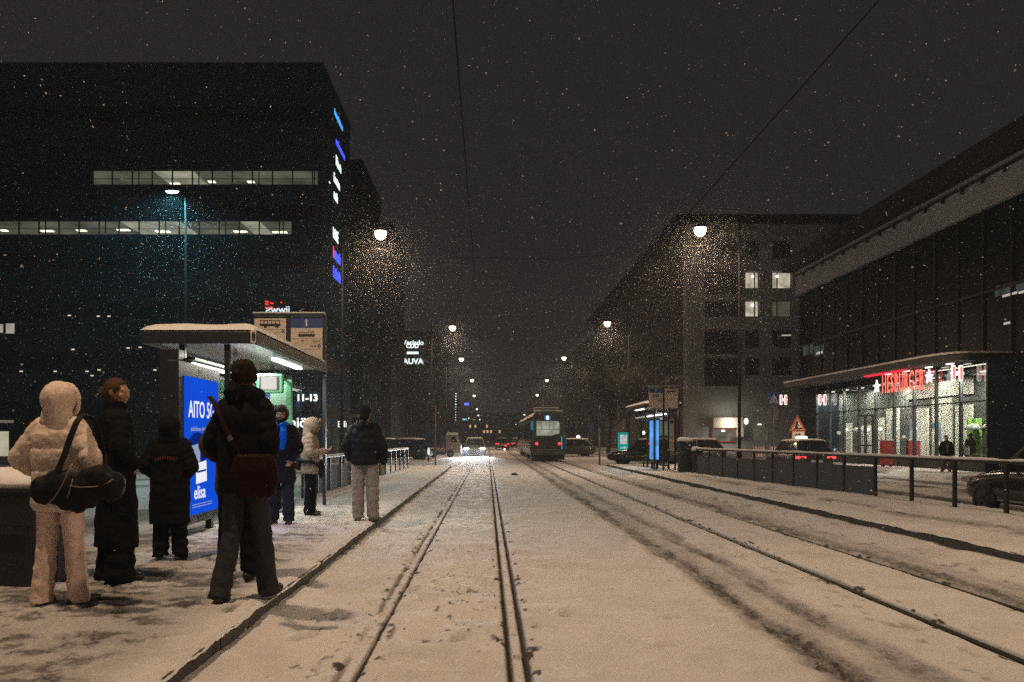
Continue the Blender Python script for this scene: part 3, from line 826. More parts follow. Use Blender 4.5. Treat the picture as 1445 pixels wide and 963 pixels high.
# back wall: pale bays, darker openings
MB().box(XG + 1.42, YA, .3, XG + 1.47, YZ, ztop - .36).build('back_wall', mat('interior_grey', (.06, .062, .06), .8, var=.3, scale=.6), root)
for y0, y1, z0, z1, m in ((YA + 3.3, YA + 4.6, .5, 3.0, CRM), (YA + 4.9, YA + 6.6, .5, 3.4, CRM), (YA + 7.0, YA + 8.4, .5, 3.0, CRM), (YA + 9.9, YA + 11.2, .5, 3.1, CRM), (YA + 11.5, YA + 12.3, .4, 2.6, CRM),
                          (YA + .2, YA + 3.0, 2.0, 2.9, mat('interior_dark', (.04, .045, .045), .7)), (YA + 13.0, YA + 14.2, .4, 2.2, CRM), (YA + 15.5, YA + 16.2, .4, 2.4, CRM), (YA + 3.3, YA + 9.0, 3.5, 4.3, CRM)):
    MB().box(XG + 1.33, y0, z0, XG + 1.415, y1, z1).build('wall_panel', m, root)
for y0, y1 in ((YA + .15, YA + .45), (YA + 2.5, YA + 2.75), (YA + 1.6, YA + 1.75), (YA + 3.0, YA + 3.12)):
    MB().box(XG + 1.0, y0, .3, XG + 1.3, y1, 2.35).build('frame', GRN, root)
MB().box(XG + 1.0, YA + .455, 2.2, XG + 1.3, YA + 1.595, 2.4).build('frame', GRN, root)
MB().box(XG + .5, YA + .1, .3, XG + .6, YA + .5, 1.6).build('poster', mat('poster_green', (.4, .6, .2), .6), root)
MB().box(XG + .5, YA + 2.2, .7, XG + .56, YA + 2.9, 1.1).build('poster', CRM, root)
for i, y in enumerate((YA + 1.1, YA + 2.3, YA + 13.4)):
    MB().rings([(XG + .8, y, 2.12, .03, .03), (XG + .8, y, 2.05, .22, .22), (XG + .8, y, 1.85, .40, .40), (XG + .8, y, 1.83, .38, .38)], 18).build('pendant_lamp', mat('pendant_grey', (.35, .35, .34), .3), root, smooth=True)
for i, y in enumerate((YA + 8.8, YA + 11.8, YA + 14.5, YA + 6.8, YA + 10.4)):
    MB().sphere((XG + .6, y, 1.95), .1, 10, 7).build('bulb_lamp', emit('bulb_glow', (1., .95, .85), 4.), root, smooth=True)
for y0, y1, z0, z1 in ((YA + 7.3, YA + 7.9, .5, 2.4), (YA + 9.35, YA + 9.75, .5, 2.6), (YA + 5.1, YA + 5.5, 1.3, 2.2)):
    MB().box(XG + .9, y0, z0, XG + .95, y1, z1).build('menu_board', emit('menu_glow', (.85, .9, .95), .75, var=.5, scale=3), root)
MB().box(XG + .3, YA + 4.4, 1.9, XG + .34, YA + 4.75, 2.15).build('small_screen', emit('screen_blue', (.1, .5, .9), .9), root)
for i, y in enumerate(np.arange(YA + 1, YZ - .5, 1.93)):
    MB().box(XG + .55, y, ztop - .42, XG + .75, y + .45, ztop - .37).build('ceiling_lamp', emit('shop_lamp', (1., .94, .8), 3.), root)
    if i % 2 == 0:
        light('AREA', 'shop_light', (XG + .7, y + .5, ztop - .5), (1., .93, .78), 480 if i < 6 else 380, root, (0, 0, 0), .8)
# dark far end of the pavilion
MB().box(XG, YZ + .06, -.2, XG + 1.45, YZ + 1.8, ztop).build('end_wall', MATS['dark_wall'], root)
MB().box(XG, YA - 2.6, -.2, XG + 1.45, YA - .06, ztop).build('end_wall', MATS['dark_wall'], root)
# canopy: long fascia that curves away at the near end
mb = MB(); XC = XG - 1.35
arc = [(XC + .0, YZ + 2), (XC + .0, YA + 3.0)] + [(XC + .9 - .9 * math.cos(t), YA + 3.0 - 2.4 * math.sin(t)) for t in np.linspace(.2, PI / 2, 6)] + [(XG + 1.4, YA + .6), (XG + 1.4, YZ + 2)]
mb.prism(arc, 'z', 4.78, 5.08)
mb.build('canopy', mat('canopy_grey', (.06, .062, .065), .7), root, fix=True)
arc2 = [(x - .06 if x < XG + 1 else x, y - .05) for x, y in arc]
MB().prism(arc2, 'z', 5.083, 5.17).build('snow', SNOWC, root, fix=True)
MB().box(XC + .5, YA + 5.2, 4.72, XC + .75, YA + 9.2, 4.777).build('light_strip', emit('red_strip', (1., .02, .05), 1.6), root)
for y in (YA + 5.6, YA + 7.4, YA + 3.6, YA + 1.9):
    MB().box(XC + .9, y, 4.73, XC + 1.05, y + .4, 4.776).build('downlight', emit('downlight_glow', (1., .9, .8), 2.5), root)
light('AREA', 'red_light', (XC + .62, YA + 7.2, 4.66), (1., .05, .06), 60, root, (0, 0, 0), .3, sy=4.)
light('AREA', 'canopy_light', (XC + .9, YA + 4, 4.65), (1., .88, .75), 60, root, (0, 0, 0), .3, sy=7.)
# name in red letters with a star at each end
RL = emit('red_letters', (1., .125, .09), 2.2); WL = emit('letter_edge', (1., .9, .88), 1.3)
def facing(y0): return (PI / 2, 0, -PI / 2)
ya, yb = (XG - .45) * F / (1304.5 - CX), (XG - .45) * F / (1243.5 - CX); ym = (ya + yb) / 2
sg = thing('restaurant_sign', (XG - .4, ym, 3.7), 'red glowing restaurant name between two white stars above the entrance', 'sign')
o = text('lettering', 'HESBURGER', 1.34, RL, sg, (XG - .45, ym, 4.2), facing(0), ext=.004, off=.008, fit=(yb - ya) * .96, space=1.18)
MB().box(XG - .36, ya + .1, 4.0, XG - .30, yb - .1, 4.06).build('mounting_rail', FRAME, sg)
MB().box(XG - .36, ya + .1, 4.5, XG - .30, yb - .1, 4.56).build('mounting_rail', FRAME, sg)
for yc, zc in ((yb + .45, 4.16), (ya - .42, 4.3)):
    st = [(yc + (.36 if k % 2 == 0 else .15) * math.sin(k * PI / 5), zc + (.36 if k % 2 == 0 else .15) * math.cos(k * PI / 5)) for k in range(10)]
    MB().prism(st, 'x', XG - .5, XG - .42).build('star', WL, sg, fix=True)
def h_sign(px, py, w, label, proj):
    """projecting double-bar H, red bars with a white glowing outline"""
    X = XG - proj; Y = X * F / (px - CX); s = w * Y / F; z = wz(py, Y)
    g = thing('hanging_sign', (X, Y, z - s * .6), label, 'sign', 'glowing H signs on the restaurant front')
    bar = lambda x0, z0, x1, z1, r: None
    out = MB(); inn = MB()
    for sx in (-.25, .25):
        out.chain([(X + sx * s, Y, z - .48 * s), (X + sx * s, Y, z + .48 * s)], [(.16 * s, .05), (.16 * s, .05)], 14)
        inn.chain([(X + sx * s, Y - .055, z - .40 * s), (X + sx * s, Y - .055, z + .42 * s)], [(.075 * s, .02), (.075 * s, .02)], 10)
    out.chain([(X - .38 * s, Y, z), (X + .38 * s, Y, z)], [(.05, .15 * s), (.05, .15 * s)], 14)
    out.build('outline', WL, g, smooth=True); inn.build('red_bar', RL, g, smooth=True)
    MB().box(X + .3 * s, Y - .03, z - .03, XG + .0, Y + .03, z + .03).build('bracket', FRAME, g)
h_sign(1350.5, 527, 21, 'large double-barred H sign at the near restaurant corner', .55)
h_sign(1160.5, 564.5, 14, 'small double-barred H sign on the far half of the restaurant glass', .3)
h_sign(1105.5, 564.5, 13, 'small double-barred H sign beside the blue crossing sign', .3)
# red menu boards standing in front of the glass
for px, w, label in ((1253, 16, 'red standing board left of the restaurant door'), (1290.5, 17, 'red standing board right of the restaurant door')):
    Y = 40.; X = wx(px, Y); hw = w * Y / F / 2
    g = thing('menu_stand', (X, Y, .0), label, 'board', 'red boards in front of the restaurant')
    MB().box(X - hw, Y, .12, X + hw, Y + .25, 1.33).build('board', mat('board_red', (.28, .02, .022), .6, var=.2), g, bevel=.02)
    for s in (-1, 1): MB().box(X + s * hw * .7 - .05, Y + .05, .0, X + s * hw * .7 + .05, Y + .2, .118).build('foot', BLACKP, g)
    MB().box(X - hw, Y - .02, 1.333, X + hw, Y + .27, 1.37).build('snow', SNOWC, g)

# ------------------------------------------------------------------ apartment house on the right
YF = 75.; XL = wx(970, YF)
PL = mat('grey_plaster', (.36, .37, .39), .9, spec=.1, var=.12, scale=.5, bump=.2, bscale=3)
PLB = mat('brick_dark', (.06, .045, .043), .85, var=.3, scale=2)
root = thing('apartment_building', (XL + 8, YF, -.2), 'grey apartment house with recessed balconies and a few lit windows on the right', 'building')
YBk = XL * F / (838 - CX)
H = wz(316, YF)
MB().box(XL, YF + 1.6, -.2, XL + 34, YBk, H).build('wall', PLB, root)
# front skin with recesses, made of piers and bands
mb = MB()
Xf = lambda px: wx(px, YF)
rows = [(340, 366), (383, 415), (424, 447), (466, 500), (505, 545)]
def front(px0, px1, py0, py1): mb.box(Xf(px0), YF, wz(py1, YF), Xf(px1), YF + 1.59, wz(py0, YF))
zcuts = [316] + [v for r_ in rows for v in r_] + [640]
for i in range(0, len(zcuts) - 1, 2): front(970, 1400, zcuts[i], zcuts[i + 1])
opens = [(994, 1049), (1052, 1072), (1090, 1118)]
piers = [(970, 994), (1049, 1052), (1072, 1090), (1118, 1400)]
for (a, b) in rows:
    for p0, p1 in piers: mb.box(Xf(p0), YF + .003, wz(b, YF) + .002, Xf(p1), YF + 1.59, wz(a, YF) - .002)
mb.build('facade', PL, root)
MB().box(XL - 1.2, YF - .6, H + .003, XL + 34, YBk, H + .75).build('roof', mat('roof_edge', (.010, .014, .018), .7), root)
UG = mat('flat_glass', (.012, .014, .016), .1, spec=.7, var=.3)
LITW = emit('lit_flat', (1., .88, .66), .55, var=.55, scale=1.1)
LITD = emit('lit_flat_dim', (1., .84, .62), .07, var=.4, scale=1.)
lit = {(1, 1): LITW, (1, 2): LITW, (2, 1): LITW, (2, 2): LITD}
for r, (a, b) in enumerate(rows):
    for c, (p0, p1) in enumerate(opens):
        if c == 0:
            bal = MB().box(Xf(p0) + .02, YF + .3, wz(b, YF) + .01, Xf(p1) - .02, YF + .36, wz(b, YF) + .95).build('balcony', mat('balcony_glass', (.05, .05, .05), .3), root)
            MB().box(Xf(p0) + .02, YF + .25, wz(b, YF) + .955, Xf(p1) - .02, YF + .40, wz(b, YF) + 1.0).build('handrail', FRAME, bal)
            MB().box(Xf(1000), YF + 1.5, wz(b, YF) + .02, Xf(1040), YF + 1.56, wz(a, YF) - .3).build('balcony_door', UG, root)
            if r in (1, 2): MB().box(Xf(1010.5), YF + 1.42, wz(410 if r == 1 else 446, YF), Xf(1019), YF + 1.46, wz(402 if r == 1 else 439, YF)).build('lit_pane', emit('flat_pane', (1., .86, .62), .22, var=.3), root)
            continue
        m = lit.get((r, c), UG)
        bb = min(b, a + 24)
        w = MB(); y0 = YF + .24
        if bb < b: mb2 = MB().box(Xf(p0) + .003, YF + .05, wz(b, YF) + .003, Xf(p1) - .003, YF + .5, wz(bb, YF) - .06).build('sill_wall', PL, root)
        x0, x1, z0, z1 = Xf(p0) + .02, Xf(p1) - .02, wz(bb, YF), wz(a, YF) - .02
        t = .06
        w.box(x0, y0, z0, x0 + t, y0 + .08, z1); w.box(x1 - t, y0, z0, x1, y0 + .08, z1); w.box(x0 + t, y0, z1 - t, x1 - t, y0 + .08, z1); w.box(x0 + t, y0, z0, x1 - t, y0 + .08, z0 + t)
        xm = x0 + (x1 - x0) * (.68 if c == 1 else .25); w.box(xm, y0, z0 + t, xm + .1, y0 + .08, z1 - t)
        wo = w.build('window', FRAME, root)
        MB().box(x0 + t, y0 + .085, z0 + t, x1 - t, y0 + .1, z1 - t).build('pane', m, wo)
        if m is LITW: MB().sphere(((x0 + xm) / 2 + .3, y0 + .05, z1 - .4), .13, 10, 7).build('lamp_globe', emit('flat_lamp', (1., .94, .8), 3.), wo, smooth=True)
MB().box(Xf(1103), YF - .03, wz(474.3, YF), Xf(1116), YF - .004, wz(472.6, YF)).build('lit_strip', emit('strip_lamp', (1., .9, .7), .5), root)
# windows of the street side
for z in np.arange(4.2, H - 2, 3.1):
    y = YF + 3
    while y < YBk - 3:
        litm = UG
        if abs(z - 7.3) < .2 and 92 < y < 95: litm = emit('lit_orange', (1., .35, .12), .25)
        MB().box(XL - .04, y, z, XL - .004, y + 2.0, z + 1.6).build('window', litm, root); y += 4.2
MB().box(XL - .02, YF + 1.6, -.2, XL - .004, YF + 1.62, H).build('corner_trim', PL, root)
# pale shopfront with a red-framed window at street level
MB().box(Xf(1003), YF - .9, wz(604, YF), Xf(1044), YF - .02, wz(590, YF)).build('shop_fascia', mat('fascia_white', (.55, .52, .46), .7), root)
MB().box(Xf(1037), YF - .9, wz(617, YF), Xf(1045), YF - .02, wz(604, YF) - .003).build('shop_fascia', MATS['fascia_white'], root)
fr = MB()
x0, x1, z0, z1 = Xf(1003.5), Xf(1037), wz(624, YF), wz(604.5, YF); t = .1
fr.box(x0, YF - .3, z0, x0 + t, YF - .2, z1); fr.box(x1 - t, YF - .3, z0, x1, YF - .2, z1); fr.box(x0 + t, YF - .3, z1 - t, x1 - t, YF - .2, z1); fr.box(x0 + t, YF - .3, z0, x1 - t, YF - .2, z0 + t)
fo = fr.build('shop_window', mat('frame_magenta', (.25, .02, .05), .5), root)
MB().box(x0 + t, YF - .22, z0 + t, x1 - t, YF - .2, z1 - t).build('pane', emit('shop_inside', (.75, .72, .5), .16, var=.7, scale=1.3), fo)
MB().box(Xf(1017), YF - .26, wz(609.5, YF), Xf(1022), YF - .23, wz(607, YF)).build('window_lamp', emit('window_lamp', (1., .92, .75), 2.5), fo)
light('AREA', 'fascia_light', (Xf(1024), YF - 1.8, 2.6), (1., .9, .7), 55, root, (R(75), 0, 0), .4, sy=2.)
g = thing('globe_lamp', (Xf(1049.5), YF - .7, wz(601, YF)), 'round white globe lamp beside the pale shopfront', 'wall lamp')
MB().sphere((Xf(1049.5), YF - .7, wz(595, YF)), (.2, .2, .3), 14, 9).build('globe', emit('globe_glow', (1., .9, .72), 2.2), g, smooth=True)
MB().box(Xf(1049.5) - .05, YF - .6, wz(590, YF), Xf(1049.5) + .05, YF - .003, wz(588, YF)).build('bracket', FRAME, g)
# dim lobby at the right of the shop
for px0, px1, py0, py1 in ((1064, 1079, 599, 622), (1080, 1083, 605, 622)):
    MB().box(Xf(px0), YF - .05, wz(py1, YF), Xf(px1), YF - .004, wz(py0, YF)).build('lobby_window', emit('lobby_dim', (.8, .7, .5), .09, var=.5, scale=1.2), root)
MB().box(Xf(1069), YF - .08, wz(600, YF), Xf(1074), YF - .052, wz(598.6, YF)).build('lobby_lamp', MATS['flat_lamp'], root)
# far right row and end of the street
for a in (('apartment_building', 700, 872, 470, 820, 0, 0),):
    pass
def right_house(px, pyt, pxs, Yf, label, m):
    xl = wx(px, Yf); Yb = xl * F / (pxs - CX); H = wz(pyt, Yf)
    root = thing('apartment_building', (xl + 8, Yf, -.2), label, 'building')
    MB().box(xl, Yf, -.2, xl + 30, Yb, H).build('wall', m, root)
    MB().box(xl - .3, Yf - .2, H + .003, xl + 30, Yb, H + .6).build('roof', MATS['roof_edge'], root)
    for z in np.arange(4.2, H - 2, 3.3):
        y = Yf + 2
        while y < Yb - 3:
            MB().box(xl - .05, y, z, xl - .004, y + 2., z + 1.7).build('window', UG, root); y += 6
right_house(835, 478, 790, 148, 'dark apartment house beyond the grey one on the right', MATS['dark_plaster'])
right_house(782, 540, 742, 225, 'faint far house at the end of the right street side', MATS['dark_plaster'])
root = thing('apartment_building', (-4, 520, -.3), 'faint house front closing the end of the street', 'building')
MB().box(-40, 520, -.3, 40, 540, 17).build('wall', MATS['dark_plaster'], root)
MB().box(-40.3, 519.7, 17.003, 40.3, 540.3, 17.9).build('roof', MATS['roof_edge'], root)
mb = []
for i in range(9):
    x = random.uniform(-12, 30); z = random.choice((5., 8.5, 12.))
    MB().box(x, 519.8, z, x + 1.2, 519.996, z + 1.8).build('lit_window', emit('far_window', (1., .62, .3), 1.1), root)
# ------------------------------------------------------------------ tram stop shelters
SHF = mat('shelter_frame', (.02, .026, .03), .4, .3)
GREENP = mat('green_paint', (.10, .34, .20), .45, var=.08)
CEIL = mat('shelter_ceiling', (.42, .43, .42), .18, spec=.6, var=.05)
TUBEW = emit('shelter_tube', (.95, 1., .9), 3.5)
SCR = emit('screen_white', (.95, .9, .82), .8, var=.08, scale=20)
def shelter(xb, xf, Y0, Y1, label, light_p):
    """xb: rear roof edge, xf: roof edge on the track side"""
    s = 1 if xf > xb else -1
    zr = 2.64
    root = thing('tram_shelter', ((xb + xf) / 2, (Y0 + Y1) / 2, PZ), label, 'shelter', 'tram stop shelters')
    a, b = min(xb, xf), max(xb, xf)
    mb = MB()
    # fascia frame of four butted beams, ceiling sheet between
    mb.box(a, Y0, zr, b, Y0 + .06, zr + .15); mb.box(a, Y1 - .06, zr, b, Y1, zr + .15)
    mb.box(a, Y0 + .061, zr, a + .06, Y1 - .061, zr + .15); mb.box(b - .06, Y0 + .061, zr, b, Y1 - .061, zr + .15)
    mb.build('roof_frame', SHF, root, bevel=.006)
    MB().box(a + .062, Y0 + .062, zr + .035, b - .062, Y1 - .062, zr + .06).build('ceiling', CEIL, root)
    # snow load, thinner toward the edges, ragged
    nx, ny = 26, 60; vs = []; fs = []
    for j in range(ny + 1):
        for i in range(nx + 1):
            u, v = i / nx, j / ny
            x = a + .0 + (b - a) * u; y = Y0 + (Y1 - Y0) * v
            e = min(u, 1 - u) * (b - a); e2 = min(v, 1 - v) * (Y1 - Y0); e = min(e, e2)
            n = float(vnoise(x * 2.3, y * 2.1, 7)) + .5 * float(vnoise(x * 7, y * 7, 8))
            h = .115 * (1 - math.exp(-(e + .008) / .07)) * (.72 + .35 * n) + .02
            ox = .012 * (n - .6)
            vs.append((x + (ox if 0 < u < 1 else ox - .004), y + ox, zr + .152 + (h if e > 0 else .018)))
    for j in range(ny):
        for i in range(nx):
            k = j * (nx + 1) + i; fs.append((k, k + 1, k + nx + 2, k + nx + 1))
    nb = len(vs)
    vs += [(a, Y0, zr + .151), (b, Y0, zr + .151), (b, Y1, zr + .151), (a, Y1, zr + .151)]
    m = MB(); m.add(vs, fs + [(nb + 3, nb + 2, nb + 1, nb)]); 
    m.build('snow', SNOWC, root, smooth=True)
    xw = xb + s * .50                                   # rear glass wall
    xp = xf - s * .40                                   # front posts
    for y in (Y0 + .10, (Y0 + Y1) / 2, Y1 - .14):
        MB().box(xw - .035, y - .035, PZ - .05, xw + .035, y + .035, zr - .002).build('post', SHF, root)
    MB().box(xp - .032, Y0 + .1 - .03, PZ - .05, xp + .032, Y0 + .1 + .03, zr - .002).build('post', SHF, root)
    ym = (Y0 + Y1) / 2
    for y0, y1 in ((Y0 + .14, ym - .04), (ym + .04, Y1 - .18)):
        MB().box(xw - .006, y0, PZ + .18, xw + .006, y1, zr - .35).build('glass_pane', GLASS, root)
        MB().box(xw - .02, y0, zr - .349, xw + .02, y1, zr - .30).build('rail', SHF, root)
        MB().box(xw - .02, y0, PZ + .12, xw + .02, y1, PZ + .179).build('rail', SHF, root)
    # end panes
    MB().box(min(xw + s * .04, xp - s * .04), Y1 - .146, PZ + .2, max(xw + s * .04, xp - s * .04), Y1 - .134, zr - .2).build('glass_pane', GLASS, root)
    # light tube along the rear wall, its ceiling reflection added as a glowing strip
    MB().tube([(xw + s * .07, Y0 + .25, zr - .24), (xw + s * .07, Y1 - .45, zr - .24)], .026, 8).build('glow_strip', TUBEW, root)
    MB().box(xw + s * .02, Y0 + .2, zr - .19, xw + s * .12, Y1 - .4, zr - .16).build('light_housing', SHF, root)
    MB().box(xp - .05, ym + .1, zr + .012, xp + .05, Y1 - .5, zr + .034).build('glow_strip', TUBEW, root)
    light('AREA', 'shelter_light', (xp - s * .25, ym + .3, zr - .02), (1., .93, .78), light_p, root, (0, 0, 0), .25, sy=3.2)
    # red fire-engine-red joint caps on the posts
    for y in (Y0 + .1, ym): MB().box(xw + s * .036, y - .04, 2.16, xw + s * .08, y + .04, 2.25).build('joint_cap', mat('cap_red', (.45, .04, .05), .5), root)
    # bench
    bn = MB(); xbn = xw + s * .28
    for k in range(3): bn.box(xbn - .16 + k * .11, ym + .5, PZ + .44, xbn - .16 + k * .11 + .09, Y1 - .5, PZ + .47)
    bo = bn.build('bench', SHF, root)
    for y in (ym + .7, Y1 - .7): MB().box(xbn - .03, y, PZ, xbn + .03, y + .05, PZ + .438).build('bench_leg', SHF, bo)
    return root, xw, xp, zr

root, xw, xp, zr = shelter(-4.40, -2.93, 10.1, 14.6, 'snow-roofed tram shelter lit inside, behind the waiting people on the left', 105)
# green mast with the timetable screen
gy = 13.0; gx = wx(408, gy)
MB().box(gx - .045, gy - .045, PZ, gx + .045, gy + .045, zr - .3).build('green_post', GREENP, root, bevel=.008)
MB().box(gx - .55, gy - .03, zr - .299, gx + .045, gy + .03, zr - .25).build('green_beam', GREENP, root)
MB().box(gx - .30, gy - .012, 1.98, gx - .046, gy + .012, 2.33).build('green_plate', mat('green_plate', (.24, .42, .33), .4), root)
# tram pictogram plate on the fascia
pk = MB().box(wx(354, 10.1), 10.085, wz(484, 10.1), wx(361.5, 10.1), 10.098, wz(466, 10.1)).build('stop_plate', PAPER, root)
g = MB(); Yk = 10.08; cx_, cz_ = wx(357.7, Yk), wz(475, Yk)
g.box(cx_ - .022, Yk - .004, cz_ - .02, cx_ + .022, Yk + .002, cz_ + .035); g.box(cx_ - .016, Yk - .004, cz_ + .04, cx_ + .016, Yk + .002, cz_ + .055); g.box(cx_ - .018, Yk - .004, cz_ - .055, cx_ + .018, Yk + .002, cz_ - .03)
g.build('pictogram', BLK, pk)
# the screen is a thing hanging from the mast
dY = 12.55
x0, x1, z0, z1 = wx(361, dY), wx(399, dY), wz(555, dY), wz(527.5, dY)
sc = thing('info_screen', ((x0 + x1) / 2, dY, z0), 'green-framed white information screen hanging under the left shelter roof', 'screen')
MB().box(x0, dY, z0, x1, dY + .1, z1).build('housing', GREENP, sc, bevel=.03)
MB().box(x0 + .055, dY - .006, z0 + .045, x1 - .055, dY - .001, z1 - .04).build('bezel', BLK, sc)
MB().box(x0 + .085, dY - .012, z0 + .055, x1 - .095, dY - .0065, z1 - .05).build('display', SCR, sc)
MB().box(x1 - .06, dY + .101, z1 - .1, gx - .02, gy - .046, z1 - .06).build('arm', GREENP, sc)
# second unit seen deeper under the roof
dY = 14.2
x0, x1, z0, z1 = wx(365, dY), wx(396, dY), wz(519, dY), wz(497, dY)
# small blue sign below the screen
b = thing('stop_notice', (wx(377, 13.2), 13.2, wz(571, 13.2)), 'small round-cornered blue notice on the glass below the screen', 'notice')
MB().box(wx(366, 13.2), 13.2, wz(572, 13.2), wx(388, 13.2), 13.215, wz(556, 13.2)).build('plate', BLUEP, b)
glyphs('lettering', PAPER, b, (wx(368, 13.2), 13.199, wz(566, 13.2)), (1, 0, 0), .2, .06, 5, .004, 3)
MB().box(wx(388, 13.2), 13.2, wz(562, 13.2), gx - .046, 13.21, wz(560, 13.2)).build('bracket', SHF, b)

# lit advertisement case
AX = -3.75; Y0, Y1 = 9.87, 11.1
zt, zb = wz(530, Y0), wz(730, Y0)
ad = thing('advert_case', (AX - .06, (Y0 + Y1) / 2, PZ), 'lit blue mobile network poster case standing at the left shelter', 'advert case')
MB().box(AX - .16, Y0 - .18, zb - .12, AX - .012, Y1 + .1, zt + .18).build('case', SHF, ad, bevel=.015)
for y in (Y0 + .05, Y1 - .15): MB().box(AX - .13, y, PZ - .05, AX - .05, y + .09, zb - .121).build('foot', SHF, ad)
ADB = emit('advert_blue', (.004, .085, .78), .85, var=.12, scale=1.2, sample=True)
MB().box(AX - .011, Y0, zb, AX - .002, Y1, zt).build('poster', ADB, ad)
AW = emit('advert_white', (.9, .92, 1.), .95); AL = emit('advert_pale', (.5, .62, .95), .55); AD = emit('advert_deep', (.0, .03, .35), .5)
yc = (Y0 + Y1) / 2; rt = (PI / 2, 0, PI / 2)
text('headline', 'AITO 5G', .30, AW, ad, (AX + .0005, yc - .02, zt - .42), rt, ext=.001, off=.004, sx=.82)
text('small_print', 'puhelimen yhtiön uusin', .085, AL, ad, (AX + .0005, yc - .02, zt - .66), rt, ext=.001)
def pos(poly, m, nm, d=.0005): MB().prism([(Y0 + u * (Y1 - Y0), zb + v * (zt - zb)) for u, v in poly], 'x', AX + d, AX + d + .0012).build(nm, m, ad, fix=True)
pos([(.35 + .3 * math.cos(t), .47 + .13 * math.sin(t)) for t in np.linspace(0, 2 * PI, 20)[:-1]], AD, 'shape')
pos([(.12, .34), (.42, .36), (.42, .52), (.14, .50)], AL, 'handset', .002)
pos([(.30, .22), (.62, .235), (.60, .39), (.30, .37)], AW, 'handset', .0036)
pos([(.33, .30), (.59, .31), (.59, .325), (.33, .315)], AD, 'handset_line', .0052)
text('brand', 'elisa', .24, AW, ad, (AX + .0005, yc - .1, zb + .27), rt, ext=.001, off=.003)
for k in range(2): pos([(.2, .05 + k * .018), (.78, .052 + k * .018), (.78, .058 + k * .018), (.2, .056 + k * .018)], AL, 'small_print')
text('case_letter', 'JCD', .075, mat('case_print', (.5, .5, .5), .5), ad, (AX - .0115 + .0, yc - .05, zt + .09), rt, ext=.001)
light('AREA', 'poster_light', (AX + .05, yc, (zt + zb) / 2 - .2), (.05, .2, 1.), 6, ad, (0, R(-90), 0), 1.1, sy=1.5)
# tall dark cabinet at the near corner
cb = thing('switch_cabinet', (wx(239, 9.95), 10.0, PZ), 'narrow tall dark cabinet at the near end of the left shelter', 'cabinet')
MB().box(wx(224, 9.95), 9.95, PZ - .03, wx(252, 9.95), 10.14, wz(492, 9.95)).build('cabinet', SHF, cb, bevel=.01)
MB().box(wx(230, 9.95), 9.938, PZ + .3, wx(248, 9.95), 9.948, 2.0).build('door', mat('cabinet_door', (.025, .03, .033), .35), cb)

